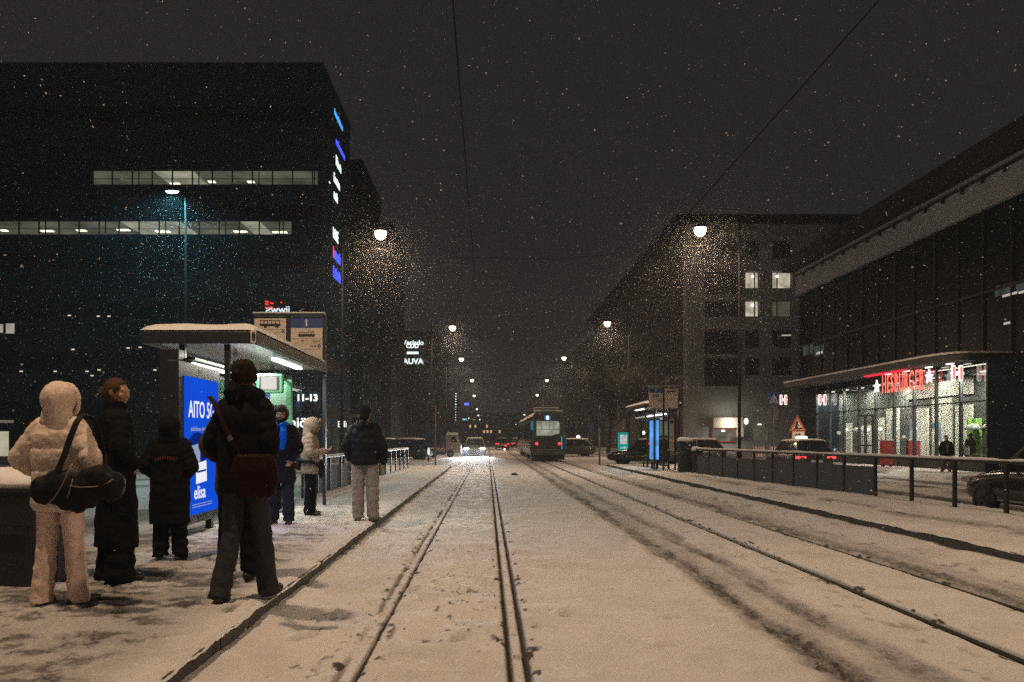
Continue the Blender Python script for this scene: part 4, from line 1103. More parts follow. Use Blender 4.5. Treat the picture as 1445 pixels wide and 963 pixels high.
# tall stop boards over the roofs
def board(x0, x1, z0, z1, Y, parent):
    MB().box(x0, Y, z0, x1, Y + .05, z1).build('board', PAPER, parent, bevel=.004)
def stop_sign(px0, px1, Yb, ztop, hs, label, order, number='1', posts=PZ):
    xa, xc = wx(px0, Yb), wx(px1, Yb); w = (xc - xa)
    g = thing('stop_sign', ((xa + xc) / 2, Yb, posts), label, 'stop sign', 'boards above the tram shelters')
    MB().box(xa - .02, Yb - .03, ztop + .003, xc + .04, Yb + .1, ztop + .05).build('cap', SHF, g)
    MB().box(xa - .02, Yb - .03, ztop + .053, xc + .04, Yb + .1, ztop + .075).build('snow', SNOWC, g)
    gap = w * .07
    cells = [(xa, xa + (w - gap) / 2), (xa + (w + gap) / 2, xc)]
    MB().box(xa + w / 2 - gap * .45, Yb + .0, posts, xa + w / 2 + gap * .45, Yb + .07, ztop).build('post', SHF, g)
    MB().box(xc + .003, Yb + .0, posts, xc + .06, Yb + .07, ztop).build('post', SHF, g)
    for c, kind in zip(cells, order):
        a_, b_ = c; W = b_ - a_
        z0 = ztop - hs
        MB().box(a_, Yb + .0, z0, b_, Yb + .05, ztop - .04).build('board', PAPER, g)
        f = Yb - .004
        zt_ = ztop - .04
        def q(u0, v0, u1, v1, m, nm, d=0.): MB().box(a_ + u0 * W, f - d, zt_ - v1 * W, a_ + u1 * W, f + .003 - d, zt_ - v0 * W).build(nm, m, g)
        if kind == 'bus':
            p = MB(); B = lambda u0, v0, u1, v1: p.box(a_ + u0 * W, f, zt_ - v1 * W, a_ + u1 * W, f + .003, zt_ - v0 * W)
            B(.17, .06, .82, .085); B(.17, .17, .82, .25)
            for k in range(6): B(.17 + k * .123, .0855, .19 + k * .123, .1695)
            for u in (.35, .72):
                p.prism([(a_ + u * W + .05 * W * math.cos(t), zt_ - .255 * W + .05 * W * math.sin(t)) for t in np.linspace(0, 2 * PI, 15)[:-1]], 'y', f - .003, f - .0005)
            p.build('bus_pictogram', BLK, g, fix=True)
            q(.02, .345, .98, .355, mat('line_grey', (.2, .18, .16), .6), 'divider')
            glyphs('stop_name', BLK, g, (a_ + .62 * W, f, zt_ - .47 * W), (1, 0, 0), .18 * W, .03 * W, 5, .003, 2)
            cen = [(a_ + .9 * W + .055 * W * math.cos(t), zt_ - .42 * W + .055 * W * math.sin(t)) for t in np.linspace(0, 2 * PI, 17)[:-1]]
            MB().prism(cen, 'y', f - .001, f + .003).build('zone_disc', BLUEP, g, fix=True)
            text('zone_letter', 'A', .09 * W, PAPER, g, (a_ + .9 * W, f - .003, zt_ - .42 * W), ext=.001)
        else:
            q(0.0, 0.0, 1., .30, BLUEP, 'line_panel')
            text('line_number', number, .30 * W, mat('number_white', (.75, .7, .62), .5), g, (a_ + .5 * W, f - .004, zt_ - .15 * W), ext=.001, off=.004)
            p = MB(); B = lambda u0, v0, u1, v1: p.box(a_ + u0 * W, f, zt_ - v1 * W, a_ + u1 * W, f + .003, zt_ - v0 * W)
            B(.24, .50, .76, .58); B(.26, .44, .74, .453)
            for k in range(7): B(.26 + k * .077, .4535, .275 + k * .077, .4995)
            B(.55, .40, .72, .41)
            p.build('tram_pictogram', BLK, g)
            for v in (.64, .80, .98): q(.02, v, .98, v + .008, MATS['line_grey'], 'divider')
            q(.33, .685, .43, .73, mat('mark_red', (.5, .08, .03), .5), 'mark')
            text('stop_code', 'H0214', .10 * W, mat('code_grey', (.22, .2, .18), .5), g, (a_ + .80 * W, f - .002, zt_ - .73 * W), ext=.001)
            glyphs('stop_name', BLK, g, (a_ + .62 * W, f, zt_ - .9 * W), (1, 0, 0), .2 * W, .04 * W, 5, .003, 8)
            cen = [(a_ + .9 * W + .055 * W * math.cos(t), zt_ - .88 * W + .055 * W * math.sin(t)) for t in np.linspace(0, 2 * PI, 17)[:-1]]
            MB().prism(cen, 'y', f - .001, f + .003).build('zone_disc', BLUEP, g, fix=True)
            text('zone_letter', 'A', .09 * W, PAPER, g, (a_ + .9 * W, f - .003, zt_ - .88 * W), ext=.001)
    return g
stop_sign(359, 455, 14.75, wz(446.5, 14.75), .84, 'twin stop boards with a bus picture and a blue number 1 over the left shelter', ('bus', 'tram'))

# right stop shelter
rs, xw2, xp2, zr2 = shelter(7.62, 6.15, 31.2, 35.6, 'smaller-looking snow-roofed tram shelter on the far right platform', 40)
stop_sign(916, 957, 31.0, wz(547.5, 31.), .78, 'twin stop boards with dim blue top over the right shelter', ('tram', 'bus'), '1')
ad2 = thing('advert_case', (wx(927, 31.4), 32.0, PZ), 'thin blue lit poster seen edge-on inside the right shelter', 'advert case')
xq = wx(927, 31.6)
MB().box(xq - .07, 31.5, PZ + .3, xq + .07, 32.7, 2.2).build('case', SHF, ad2)
MB().box(xq - .075, 31.55, PZ + .4, xq - .071, 32.65, 2.15).build('poster', emit('advert_sky', (.12, .4, .95), .9, var=.5, scale=2.5), ad2)
MB().box(xq - .05, 31.49, PZ + .4, xq + .05, 31.498, 2.15).build('poster_edge', MATS['advert_sky'], ad2)
for y in (31.6, 32.5): MB().box(xq - .04, y, PZ - .05, xq + .04, y + .06, PZ + .298).build('foot', SHF, ad2)
tt = thing('timetable', (wx(946, 31.3), 31.3, PZ + .9), 'tall pale timetable sheet with blue head on the right shelter end', 'timetable')
MB().box(wx(944, 31.25), 31.18, wz(637, 31.25), wx(950.5, 31.25), 31.2, wz(592, 31.25)).build('sheet', mat('timetable_paper', (.5, .46, .4), .6), tt)
MB().box(wx(945, 31.25), 31.172, wz(598, 31.25), wx(949.8, 31.25), 31.178, wz(593.5, 31.25)).build('head', BLUEP, tt)
MB().box(wx(951, 31.25), 31.15, PZ, wx(953, 31.25), 31.21, wz(590, 31.25)).build('post', SHF, tt)
# teal poster column beyond
tY = 52.
tc_ = thing('poster_column', (wx(880, tY), tY, .0), 'teal glowing poster column beside the right shelter', 'advert case')
MB().box(wx(872.6, tY), tY, wz(635.5, tY), wx(886.6, tY), tY + .2, wz(610.5, tY)).build('case', emit('teal_glow', (.0, .36, .34), .75, sample=False), tc_)
MB().box(wx(875, tY), tY - .02, wz(627, tY), wx(884.5, tY), tY - .003, wz(614, tY)).build('poster', emit('poster_pale', (.8, .8, .72), .62, var=.5, scale=9), tc_)
glyphs('lettering', emit('poster_white', (.9, 1., .95), .9), tc_, (wx(876, tY), tY - .003, wz(633, tY)), (1, 0, 0), .4, .12, 5, .01, 5)
MB().box(wx(878, tY), tY + .05, -.1, wx(881.5, tY), tY + .15, wz(635.6, tY)).build('foot', SHF, tc_)

# ------------------------------------------------------------------ bins
BINM = mat('bin_black', (.012, .014, .015), .55, bump=.2)
def litter_bin(xc, yc, w, d, z0, z1, label, tilt=.12):
    g = thing('litter_bin', (xc, yc, z0), label, 'bin')
    MB().rings([(xc, yc, z0, w / 2 * .94, d / 2 * .94), (xc, yc, z0 + .05, w / 2 * .97, d / 2 * .97), (xc, yc, z1 - .08, w / 2, d / 2), (xc, yc, z1 - .04, w / 2 * .98, d / 2 * .98)], 28, 5.).build('body', BINM, g, smooth=False)
    mb = MB(); mb.rings([(xc, yc, z1 - .037, w / 2 * 1.05, d / 2 * 1.05), (xc, yc, z1 + .0, w / 2 * 1.05, d / 2 * 1.05), (xc, yc, z1 + .05, w / 2 * .8, d / 2 * .8)], 28, 5.); mb.build('lid', BINM, g)
    mb = MB(); mb.rings([(xc, yc, z1 + .004, w / 2 * 1.04, d / 2 * 1.04), (xc - .01, yc, z1 + .05, w / 2 * 1.05, d / 2 * 1.04), (xc - .05, yc, z1 + .12, w / 2 * .85, d / 2 * .8), (xc - .08, yc, z1 + .16, w / 2 * .4, d / 2 * .4)], 28, 3.); mb.build('snow', SNOWC, g, smooth=True)
    MB().box(xc - w * .3, yc - d / 2 - .02, z0 + (z1 - z0) * .55, xc + w * .3, yc - d / 2 - .004, z0 + (z1 - z0) * .62).build('handle', BLACKP, g)
    return g
litter_bin(-4.06, 6.95, .86, .72, PZ - .03, 1.02, 'big black bin with a snow-covered lid at the far left edge')
litter_bin(wx(967, 29.6), 29.6, .52, .5, PZ, 1.32, 'black bin with snowy top right of the far shelter')
litter_bin(wx(984, 28.9), 28.9, .36, .4, PZ, .98, 'low black bin with snowy lid at the end of the right railing')

# ------------------------------------------------------------------ traffic signs
def sign_post(x, y, z1, label, cat='traffic sign', z0=-.1, r=.03, name='traffic_sign'):
    g = thing(name, (x, y, z0), label, cat)
    MB().tube([(x, y, z0), (x, y, z1)], r, 8).build('post', mat('post_grey', (.16, .15, .14), .5, .4), g, smooth=True)
    return g
Y = 45.; x = wx(1091.5, Y)
g = sign_post(x, Y, wz(554, Y), 'blue pedestrian crossing sign on a tall post beyond the taxi')
MB().box(wx(1083.5, Y), Y - .06, wz(571, Y), wx(1099.5, Y), Y - .04, wz(554, Y)).build('plate', BLUEP, g)
xc, zc = x, wz(563, Y); k = 1 / 25.
p = MB().prism([(xc - 6.3 * k, zc - 6.2 * k), (xc - 5.1 * k, zc - 6.2 * k), (xc, zc + 4.6 * k), (xc + 5.1 * k, zc - 6.2 * k), (xc + 6.3 * k, zc - 6.2 * k), (xc, zc + 7 * k)], 'y', Y - .067, Y - .061)
p.build('triangle_outline', PAPER, g, fix=True)
p = MB(); p.sphere((xc + .2 * k, Y - .066, zc + 1.8 * k), (.9 * k, .006, .9 * k), 10, 6)
for a, b, c, d in ((-.2, .8, -.6, -2.2), (-.6, -2.2, -2.6, -5.6), (-.4, -2.2, 1.6, -5.4), (0, .2, 1.9, -1.6), (-.1, .2, -2.1, -1.4)):
    p.tube([(xc + a * k, Y - .066, zc + b * k), (xc + c * k, Y - .066, zc + d * k)], .45 * k, 6)
p.build('walker', PAPER, g)
for u in (-4.2, -2.6, 2.8, 4.3): MB().obox((xc + u * k, Y - .064, zc - 5.6 * k), (.55 * k, .004, 1.6 * k), (0, R(-18 if u > 0 else 18), 0)).build('stripe', PAPER, g)
MB().prism([(x + 8.2 * k * math.cos(t), wz(582.5, Y) + 8.2 * k * math.sin(t)) for t in np.linspace(0, 2 * PI, 25)[:-1]], 'y', Y + .035, Y + .055).build('round_plate', mat('plate_back', (.11, .105, .10), .5, .3), g, fix=True)
MB().box(wx(1085, Y), Y + .034, wz(592.5, Y), wx(1097, Y), Y + .05, wz(590, Y)).build('clamp', MATS['plate_back'], g)
MB().box(wx(1086.5, Y), Y + .034, wz(601, Y), wx(1098, Y), Y + .05, wz(599.6, Y)).build('clamp', MATS['plate_back'], g)
# roadworks triangle over an arrow plate
Y = 44.5; x = wx(1124, Y)
g = sign_post(x, Y, wz(600, Y), 'roadworks warning triangle over a bent arrow plate, beyond the taxi')
def tri(px0, px1, py0, py1): return [(wx(px0, Y), wz(py1, Y)), (wx(px1, Y), wz(py1, Y)), (wx((px0 + px1) / 2, Y), wz(py0, Y))]
ORP = mat('sign_orange', (.5, .10, .03), .5, var=.1); YEP = mat('sign_cream', (.80, .66, .48), .55, var=.08)
MB().prism(tri(1112.6, 1137, 586, 608.8), 'y', Y - .06, Y - .04).build('border', ORP, g, fix=True)
MB().prism(tri(1117, 1132.6, 592.2, 606.4), 'y', Y - .066, Y - .061).build('face', YEP, g, fix=True)
p = MB(); S = lambda px, py: (wx(px, Y), Y - .07, wz(py, Y))
p.tube([S(1124.5, 596.5), S(1123.2, 600), S(1122.5, 605)], .045, 6); p.tube([S(1123.2, 600), S(1125.2, 605)], .04, 6); p.tube([S(1124, 597.8), S(1126.2, 601)], .03, 6); p.sphere(S(1124.6, 595.6), .05, 8, 6)
p.box(wx(1119, Y), Y - .074, wz(606, Y), wx(1131, Y), Y - .068, wz(605.2, Y)); p.sphere(S(1129, 604.8), (.11, .01, .05), 8, 5)
p.build('worker', BLK, g)
MB().box(wx(1117.5, Y), Y - .06, wz(622, Y), wx(1134.5, Y), Y - .04, wz(609.4, Y)).build('plate', YEP, g)
MB().box(wx(1117.2, Y), Y - .055, wz(622.3, Y), wx(1134.8, Y), Y - .036, wz(609.1, Y)).build('plate_border', ORP, g)
p = MB().box(wx(1122, Y), Y - .066, wz(619.5, Y), wx(1123.4, Y), Y - .061, wz(614.2, Y)); p.box(wx(1122, Y), Y - .066, wz(614.18, Y), wx(1127, Y), Y - .061, wz(612.8, Y))
p.prism([(wx(1126.8, Y), wz(611, Y)), (wx(1129.8, Y), wz(613.5, Y)), (wx(1126.8, Y), wz(616, Y))], 'y', Y - .066, Y - .061)
p.build('arrow', BLK, g, fix=True)
# blue sign far beyond the tram and thin poles
Y = 78.; g = sign_post(wx(834, Y), Y, wz(600, Y), 'small dim blue crossing sign far beyond the tram', z0=-.1)
MB().box(wx(831, Y), Y - .06, wz(606, Y), wx(838, Y), Y - .04, wz(599, Y)).build('plate', BLUEP, g)
MB().box(wx(831.5, Y), Y - .06, wz(614, Y), wx(837.5, Y), Y - .04, wz(608, Y)).build('plate', BLUEP, g)
g = sign_post(wx(846, 43), 43., wz(603, 43), 'bare brown post standing between the tram and the teal column', 'post', r=.05, name='marker_post')
Y = 44.; g = sign_post(wx(614.5, Y), Y, wz(574, Y), 'thin reddish pole at the end of the left platform', 'post', r=.04, name='marker_post')
for k in range(4): MB().tube([(wx(614.5, Y), Y, .9 + k * .7), (wx(614.5, Y), Y, 1.2 + k * .7)], .043, 8).build('band', mat('band_red', (.22, .06, .05), .6), g)
# barricades
def barricade(px, Y, w, label):
    x = wx(px, Y); g = thing('barricade', (x, Y, -.1), label, 'barricade', 'roadworks barricades')
    for s in (-1, 1):
        MB().tube([(x + s * w / 2, Y - .25, -.08), (x + s * w / 2, Y, 1.05), (x + s * w / 2, Y + .25, -.08)], .025, 6).build('leg', GREYP, g)
    for zz in (.85, .45):
        MB().box(x - w / 2, Y - .09, zz - .1, x + w / 2, Y - .06, zz + .1).build('board', mat('board_white', (.5, .48, .45), .6), g)
        n = 4
        for k in range(n):
            MB().prism([(x - w / 2 + w * (k + .1) / n, zz - .1), (x - w / 2 + w * (k + .5) / n, zz - .1), (x - w / 2 + w * (k + .75) / n, zz + .1), (x - w / 2 + w * (k + .35) / n, zz + .1)], 'y', Y - .096, Y - .0905).build('stripe', REDP, g, fix=True)
barricade(1070, 47, .65, 'red and white barricade in front of the dim lobby windows')
barricade(1093, 48, .6, 'red and white barricade close behind the crossing sign post')

# ------------------------------------------------------------------ cars
TAIL = emit('tail_light', (1., .03, .03), 4.); TAILD = mat('tail_light_off', (.2, .01, .01), .2)
HEADL = emit('head_light', (.9, .96, 1.), 14.)
CGLASS = mat('car_glass', (.012, .016, .02), .05, spec=.8, var=.2)
PLATE = mat('number_plate', (.5, .5, .48), .5)
def lerp(a, b, t): return a + (b - a) * t
def car(name, label, loc, yaw, paint, L=4.5, W=1.8, H=1.46, lights=None, van=False, snow=True, group=None, detail=True):
    """built nose toward +y, origin on the ground under its middle"""
    root = thing(name, (0, 0, 0), label, 'car', group)
    h = H
    # station: y, half width, sill z, shoulder z
    st = [(-.5, .36, .42, .70), (-.49, .42, .30, .82), (-.46, .465, .24, .90), (-.38, .49, .2, .94), (-.2, .5, .2, .93), (0, .5, .2, .90), (.15, .5, .2, .88), (.28, .49, .2, .84), (.38, .475, .2, .78), (.45, .45, .22, .70), (.485, .40, .28, .62), (.5, .34, .36, .54)]
    def body_ring(y, hw, zs, zh):
        w = hw * W; z0, z1 = zs * h / 1.46, zh * h / 1.46 * (1.12 if van else 1.)
        zm = lerp(z0, z1, .55)
        return [(-w * .86, y, z0), (-w * .97, y, z0 + .07), (-w, y, zm), (-w * .95, y, z1 - .06), (-w * .84, y, z1), (0, y, z1 + .025), (w * .84, y, z1), (w * .95, y, z1 - .06), (w, y, zm), (w * .97, y, z0 + .07), (w * .86, y, z0)]
    vs = []; fs = []; n = 11
    for (t, hw, zs, zh) in st: vs += body_ring(t * L, hw, zs, zh)
    for i in range(len(st) - 1):
        for k in range(n): fs.append((i * n + k, i * n + (k + 1) % n, (i + 1) * n + (k + 1) % n, (i + 1) * n + k))
    fs.append(tuple(range(n))); fs.append(tuple((len(st) - 1) * n + k for k in range(n - 1, -1, -1)))
    b = MB().add(vs, fs).build('body', paint, root, smooth=True, fix=True)
    md = b.modifiers.new('sub', 'SUBSURF'); md.levels = md.render_levels = 1; PENDING.append(b)
    # greenhouse: glass block and a painted roof + pillars
    zsh = .88 * h / 1.46 * (1.12 if van else 1.); zr = h - .05
    ys = (-.47, -.36, .06, .22) if not van else (-.485, -.45, .2, .33)
    lo = [(-.42 * W, ys[0] * L, zsh), (.42 * W, ys[0] * L, zsh), (.42 * W, ys[3] * L, zsh - .03), (-.42 * W, ys[3] * L, zsh - .03)]
    hi = [(-.35 * W, ys[1] * L, zr), (.35 * W, ys[1] * L, zr), (.35 * W, ys[2] * L, zr), (-.35 * W, ys[2] * L, zr)]
    MB().add(lo + hi, [(0, 1, 5, 4), (1, 2, 6, 5), (2, 3, 7, 6), (3, 0, 4, 7), (4, 5, 6, 7), (3, 2, 1, 0)]).build('windows', CGLASS, root, fix=True)
    pil = MB()
    def V(i, j, t): return [lerp(lo[i][k], hi[i][k], t) if j is None else 0 for k in range(3)]
    for i in range(4): pil.tube([lo[i], hi[i]], .045, 6)
    for s in (1, 2) :
        a_, b_ = lo[s], lo[3 - s]
    for sx in (-1, 1):
        for yb, yt in ((-.12, -.13), (-.30, -.27)):
            pil.tube([(sx * .423 * W, yb * L, zsh), (sx * .353 * W, yt * L, zr)], .03, 6)
    pil.build('pillars', paint, root)
    rv = []; 
    rs_ = [(ys[1] * L - .06, .0), (lerp(ys[1], ys[2], .3) * L, .06), (lerp(ys[1], ys[2], .7) * L, .06), (ys[2] * L + .05, .0)]
    for y, dz in rs_:
        for u, e in ((-.37, -.01), (-.3, .035), (0, .05), (.3, .035), (.37, -.01)): rv.append((u * W, y, zr + e + dz * .6))
    rf = [(i * 5 + k, i * 5 + k + 1, (i + 1) * 5 + k + 1, (i + 1) * 5 + k) for i in range(3) for k in range(4)]
    r = MB().add(rv, rf).build('roof', paint, root, smooth=True)
    md = r.modifiers.new('thick', 'SOLIDIFY'); md.thickness = .04; PENDING.append(r)
    if snow:
        sv = [(x * .95, y * .97, z + .012) for x, y, z in rv]
        s_ = MB().add(sv, rf).build('snow', SNOWC, root, smooth=True); md = s_.modifiers.new('thick', 'SOLIDIFY'); md.thickness = .05; md.offset = 1; PENDING.append(s_)
    # wheels
    for sx in (-1, 1):
        for yw in (-.30 * L, .305 * L):
            x0 = sx * (W / 2 - .2); x1 = sx * (W / 2 + .005); rad = .325
            prof = [(x0, .0), (x0, rad - .03), (lerp(x0, x1, .15), rad), (lerp(x0, x1, .85), rad), (x1, rad - .03), (x1, rad * .66)]
            wv = []; seg = 22
            for x, q in prof:
                for k in range(seg): wv.append((x, yw + max(q, .001) * math.cos(2 * PI * k / seg), rad + max(q, .001) * math.sin(2 * PI * k / seg)))
            wf = [(i * seg + k, i * seg + (k + 1) % seg, (i + 1) * seg + (k + 1) % seg, (i + 1) * seg + k) for i in range(len(prof) - 1) for k in range(seg)]
            wh_ = MB().add(wv, wf).build('wheel', RUBBER, root, smooth=True)
            if detail:
                rm = MB(); rm.tube([(x1 - sx * .05, yw, rad), (x1 - sx * .01, yw, rad)], [rad * .66, rad * .64], 22, ref=(0, 1, 0))
                for k in range(5): rm.obox((x1 + sx * .0, yw + .1 * math.cos(k * 1.257), rad + .1 * math.sin(k * 1.257)), (.02, .17, .05), (k * 1.257, 0, 0))
                rm.build('rim', mat('rim_grey', (.09, .09, .095), .4, .7), wh_)
    # lamps, bumpers, plate, mirrors
    on = lights or ''
    zl = .72 * h / 1.46
    for sx in (-1, 1):
        MB().obox((sx * .37 * W, -.478 * L, zl), (.24 * W, .10, .10), (0, 0, sx * .22)).build('tail_light', TAIL if 'tail' in on else TAILD, root, bevel=.02)
        MB().obox((sx * .36 * W, .462 * L, .63 * h / 1.46), (.22 * W, .16, .11), (0, 0, -sx * .35)).build('headlight', HEADL if 'head' in on else mat('headlight_off', (.25, .27, .28), .1), root, bevel=.02)
        if detail:
            m_ = MB(); m_.sphere((sx * (.5 * W + .09), .13 * L, zsh + .06), (.09, .06, .07), 10, 7); m_.tube([(sx * .46 * W, .13 * L, zsh), (sx * (.5 * W + .06), .13 * L, zsh + .04)], .025, 6); m_.build('mirror', paint, root, smooth=True)
            for yh in (.0, -.17): MB().box(sx * (.497 * W), yh * L - .1, zsh - .14, sx * (.5 * W + .012), yh * L + .08, zsh - .115).build('door_handle', CHROME, root)
            MB().box(sx * .499 * W, -.2 * L, .30, sx * (.5 * W + .012), .2 * L, .33).build('side_trim', CHROME, root)
    MB().box(-.26, -.5 * L - .012, .52, .26, -.5 * L + .03, .63).build('number_plate', PLATE, root)
    if snow: MB().box(-.42 * W, -.487 * L, .83 * h / 1.46, .42 * W, -.46 * L, .85 * h / 1.46).build('bumper_snow', SNOWC, root)
    root.location = loc; root.rotation_euler = (0, 0, yaw)
    return root
CARB = mat('car_black', (.010, .011, .012), .22, coat=.6); CARG = mat('car_dark_grey', (.035, .037, .04), .3, coat=.5); CARS = mat('car_silver', (.22, .22, .22), .35, .3); CARR = mat('car_maroon', (.06, .012, .012), .3, coat=.5)
car('parked_car', 'black car with its bonnet toward the restaurant at the right picture edge', (10.62, 14.2, -.05), 0, CARB, 4.7, 1.85, 1.52, snow=False)
tx = car('taxi', 'taxi with a white roof sign and glowing red tail lights on the right road', (14.85, 38.2, -.17), R(0), CARG, 4.6, 1.85, 1.5, 'tail')
t_ = MB(); t_.chain([(14.62, 37.6, 1.46), (15.02, 37.6, 1.46)], [.09, .09], 10); t_.build('roof_sign', emit('taxi_glow', (1., .95, .88), 1.6), None, smooth=True)
o = bpy.data.objects['roof_sign']; o.location = o.location - Vector((14.85, 38.2, -.17)); o.parent = tx
hc = car('oncoming_car', 'oncoming car with dazzling white headlights on the left track', (-1.05, 66, -.02), PI, CARS, 4.5, 1.8, 1.46, 'head', detail=False)
for sx in (-1, 1):
    bm_ = light('SPOT', 'beam', (0, 0, 0), (.92, .96, 1.), 15000, hc, (0, 0, 0), .07, R(36), .6)
    bm_.location = (sx * .62, 2.36, .66); bm_.rotation_euler = (R(76), 0, R(-4))
for i, (x, y, l, p) in enumerate(((1.9, 104, 'far dark car with red tail lights left of the tram', CARG), (4.4, 118, 'farther car with red tail lights half hidden by the tram', CARG))):
    car('driving_car', l, (x, y, 0), 0, p, 4.4, 1.78, 1.46, 'tail', detail=False, group='cars driving away down the street')
for px, y, l, p, yaw in ((566, 56, 'dark car parked by the end of the left railing', CARB, R(82)), (532, 60, 'dark car parked behind the end of the left railing, farther left', CARG, R(85)), (803, 66, 'dark snowy car parked right behind the tram', CARG, R(75)),
                         (912, 46, 'dark car with snow on its roof behind the right shelter', CARB, R(70)), (968, 44, 'dark car behind the black bin of the right shelter', CARG, R(75))):
    car('parked_car', l, (wx(px, y), y, -.08), yaw, p, 4.4, 1.78, 1.46, detail=False)
# small tan service truck beside the road
y = 58.; g = thing('service_truck', (wx(634, y), y, -.05), 'small tan service truck with a flat bed standing left of the headlights', 'truck')
TAN = mat('truck_tan', (.25, .19, .13), .5, var=.15); sc_ = y / F
X_ = lambda px: wx(px, y); Z_ = lambda py: wz(py, y)
MB().prism([(X_(629), Z_(634)), (X_(629), Z_(614.5)), (X_(645), Z_(613.5)), (X_(647.5), Z_(625)), (X_(650.5), Z_(627)), (X_(650.5), Z_(640)), (X_(629), Z_(641))], 'y', y, y + 1.7).build('cab', TAN, g, fix=True, bevel=.04)
MB().prism([(X_(637), Z_(624)), (X_(637), Z_(617)), (X_(642.5), Z_(616.5)), (X_(644.5), Z_(624.5))], 'y', y - .012, y + .01).build('window', CGLASS, g, fix=True)
MB().box(X_(605), y + .05, Z_(637.5), X_(628.5), y + 1.6, Z_(633.5)).build('bed', TAN, g)
MB().box(X_(606), y + .2, Z_(642), X_(628.9), y + 1.4, Z_(637.6)).build('chassis', BLACKP, g)
MB().box(X_(625.5), y + .1, Z_(633.4), X_(626.5), y + 1.5, Z_(624)).build('headboard', TAN, g)
MB().box(X_(629.5), y, Z_(614.2), X_(645), y + 1.7, Z_(611)).build('snow', SNOWC, g, bevel=.06)
for px in (611, 635.5):
    wv = MB(); wv.tube([(X_(px), y - .04, Z_(641)), (X_(px), y + .25, Z_(641))], .27, 18, ref=(1, 0, 0)); w_ = wv.build('wheel', RUBBER, g)
    MB().tube([(X_(px), y - .05, Z_(641)), (X_(px), y - .038, Z_(641))], .14, 14).build('rim', mat('rim_teal', (.07, .10, .10), .5), w_)
MB().tube([(X_(632), y + .4, Z_(611)), (X_(632), y + .4, Z_(608))], .07, 8).build('beacon', mat('beacon_amber', (.3, .14, .04), .4), g)
# pale standing reflector by the left parked car
g = thing('reflector_post', (wx(605, 50), 50, -.05), 'short post with a bright white reflector at the left platform end', 'post')
MB().tube([(wx(604.5, 50), 50, -.05), (wx(604.5, 50), 50, .95)], .05, 8).build('post', BLACKP, g)
MB().sphere((wx(605, 50), 49.94, .62), (.085, .03, .24), 12, 8).build('reflector', emit('reflector_glow', (.9, 1., .95), .9), g, smooth=True)  # light thrown back by the reflector is put in as emission

# ------------------------------------------------------------------ tram
TX, TY, TL, TW = 3.72, 48.5, 20., 2.3
TG = mat('tram_green', (.025, .055, .04), .35, var=.15, coat=.4); TC = mat('tram_cream', (.34, .29, .19), .4, var=.08, coat=.3)
TD = mat('tram_dark', (.014, .016, .017), .5); TGL = mat('tram_side_glass', (.01, .02, .026), .15, spec=.3)
root = thing('tram', (TX, TY + TL / 2, 0), 'green and cream tram seen from behind with a lit rear window and red lights', 'tram')
def tram_section(y0, y1, nose):
    W2 = TW / 2
    prof = [(-W2 * .96, .42), (-W2, .55), (-W2, 1.35), (-W2 * .985, 2.3), (-W2 * .93, 2.75), (-W2 * .78, 3.0), (-W2 * .4, 3.12), (W2 * .4, 3.12), (W2 * .78, 3.0), (W2 * .93, 2.75), (W2 * .985, 2.3), (W2, 1.35), (W2, .55), (W2 * .96, .42)]
    ys = [(y0, .90, 0), (y0 + .12, .955, 0), (y0 + .5, 1., 0), (y1 - .5, 1., 0), (y1 - .12, .955, 0), (y1, .9, 0)] if nose else [(y0, 1., 0), (y1, 1., 0)]
    return [[(TX + x * k, y, z) for x, z in prof] for y, k, _ in ys]
def loft(mb, secs):
    n = len(secs[0]); vs = [p for s in secs for p in s]
    fs = [(i * n + k, i * n + (k + 1) % n, (i + 1) * n + (k + 1) % n, (i + 1) * n + k) for i in range(len(secs) - 1) for k in range(n)]
    fs += [tuple(range(n)), tuple((len(secs) - 1) * n + k for k in range(n - 1, -1, -1))]
    return mb.add(vs, fs)
b1 = loft(MB(), tram_section(TY, TY + 9.6, True)).build('body', TG, root, fix=True)
b2 = loft(MB(), tram_section(TY + 10.4, TY + TL, True)).build('body', TG, root, fix=True)
loft(MB(), [[(TX + (x - TX) * .9, y, z * .97) for x, _, z in s] for s, y in zip(tram_section(TY + 9.55, TY + 10.45, False), (TY + 9.55, TY + 10.45))]).build('bellows', TD, root, fix=True)
x0, x1 = TX - TW / 2, TX + TW / 2
# rear face
rx = lambda px: wx(px, TY)
rz = lambda py: wz(py, TY)
yr = TY - .012
MB().box(rx(752), yr, rz(593.5), rx(791), TY + .02, rz(586)).build('destination_box', TD, root)
MB().box(rx(768.5), yr - .012, rz(593), rx(777), yr - .002, rz(586.8)).build('number_display', emit('display_blue', (.03, .25, .55), .7), root)
text('line_number', '8', .33, emit('display_white', (.9, .97, 1.), 1.8), root, (rx(772.6), yr - .016, rz(590)), ext=.002, off=.008)
win = MB().prism([(rx(757), rz(615)), (rx(757), rz(594.5)), (rx(787), rz(594.5)), (rx(789.5), rz(596.5)), (rx(789.5), rz(611.5)), (rx(777), rz(615.2))], 'y', yr, TY + .004).build('rear_window', emit('tram_inside', (.70, .76, .58), .40, var=.45, scale=2.2), root, fix=True)
MB().box(rx(757.5), yr - .006, rz(606.5), rx(789), yr - .001, rz(606)).build('seat_rail', TD, win)
for px in (764, 775, 781): MB().box(rx(px), yr - .006, rz(605.9), rx(px) + .03, yr - .001, rz(595)).build('pole', mat('pole_dim', (.2, .22, .18), .5), win)
MB().box(rx(749), yr, rz(607), rx(752.5), TY + .003, rz(594)).build('corner_window', emit('corner_glow', (.1, .45, .75), .3, var=.6, scale=2.), root)
MB().box(rx(752), yr, rz(634), rx(791), TY + .003, rz(617)).build('rear_panel', TD, root)
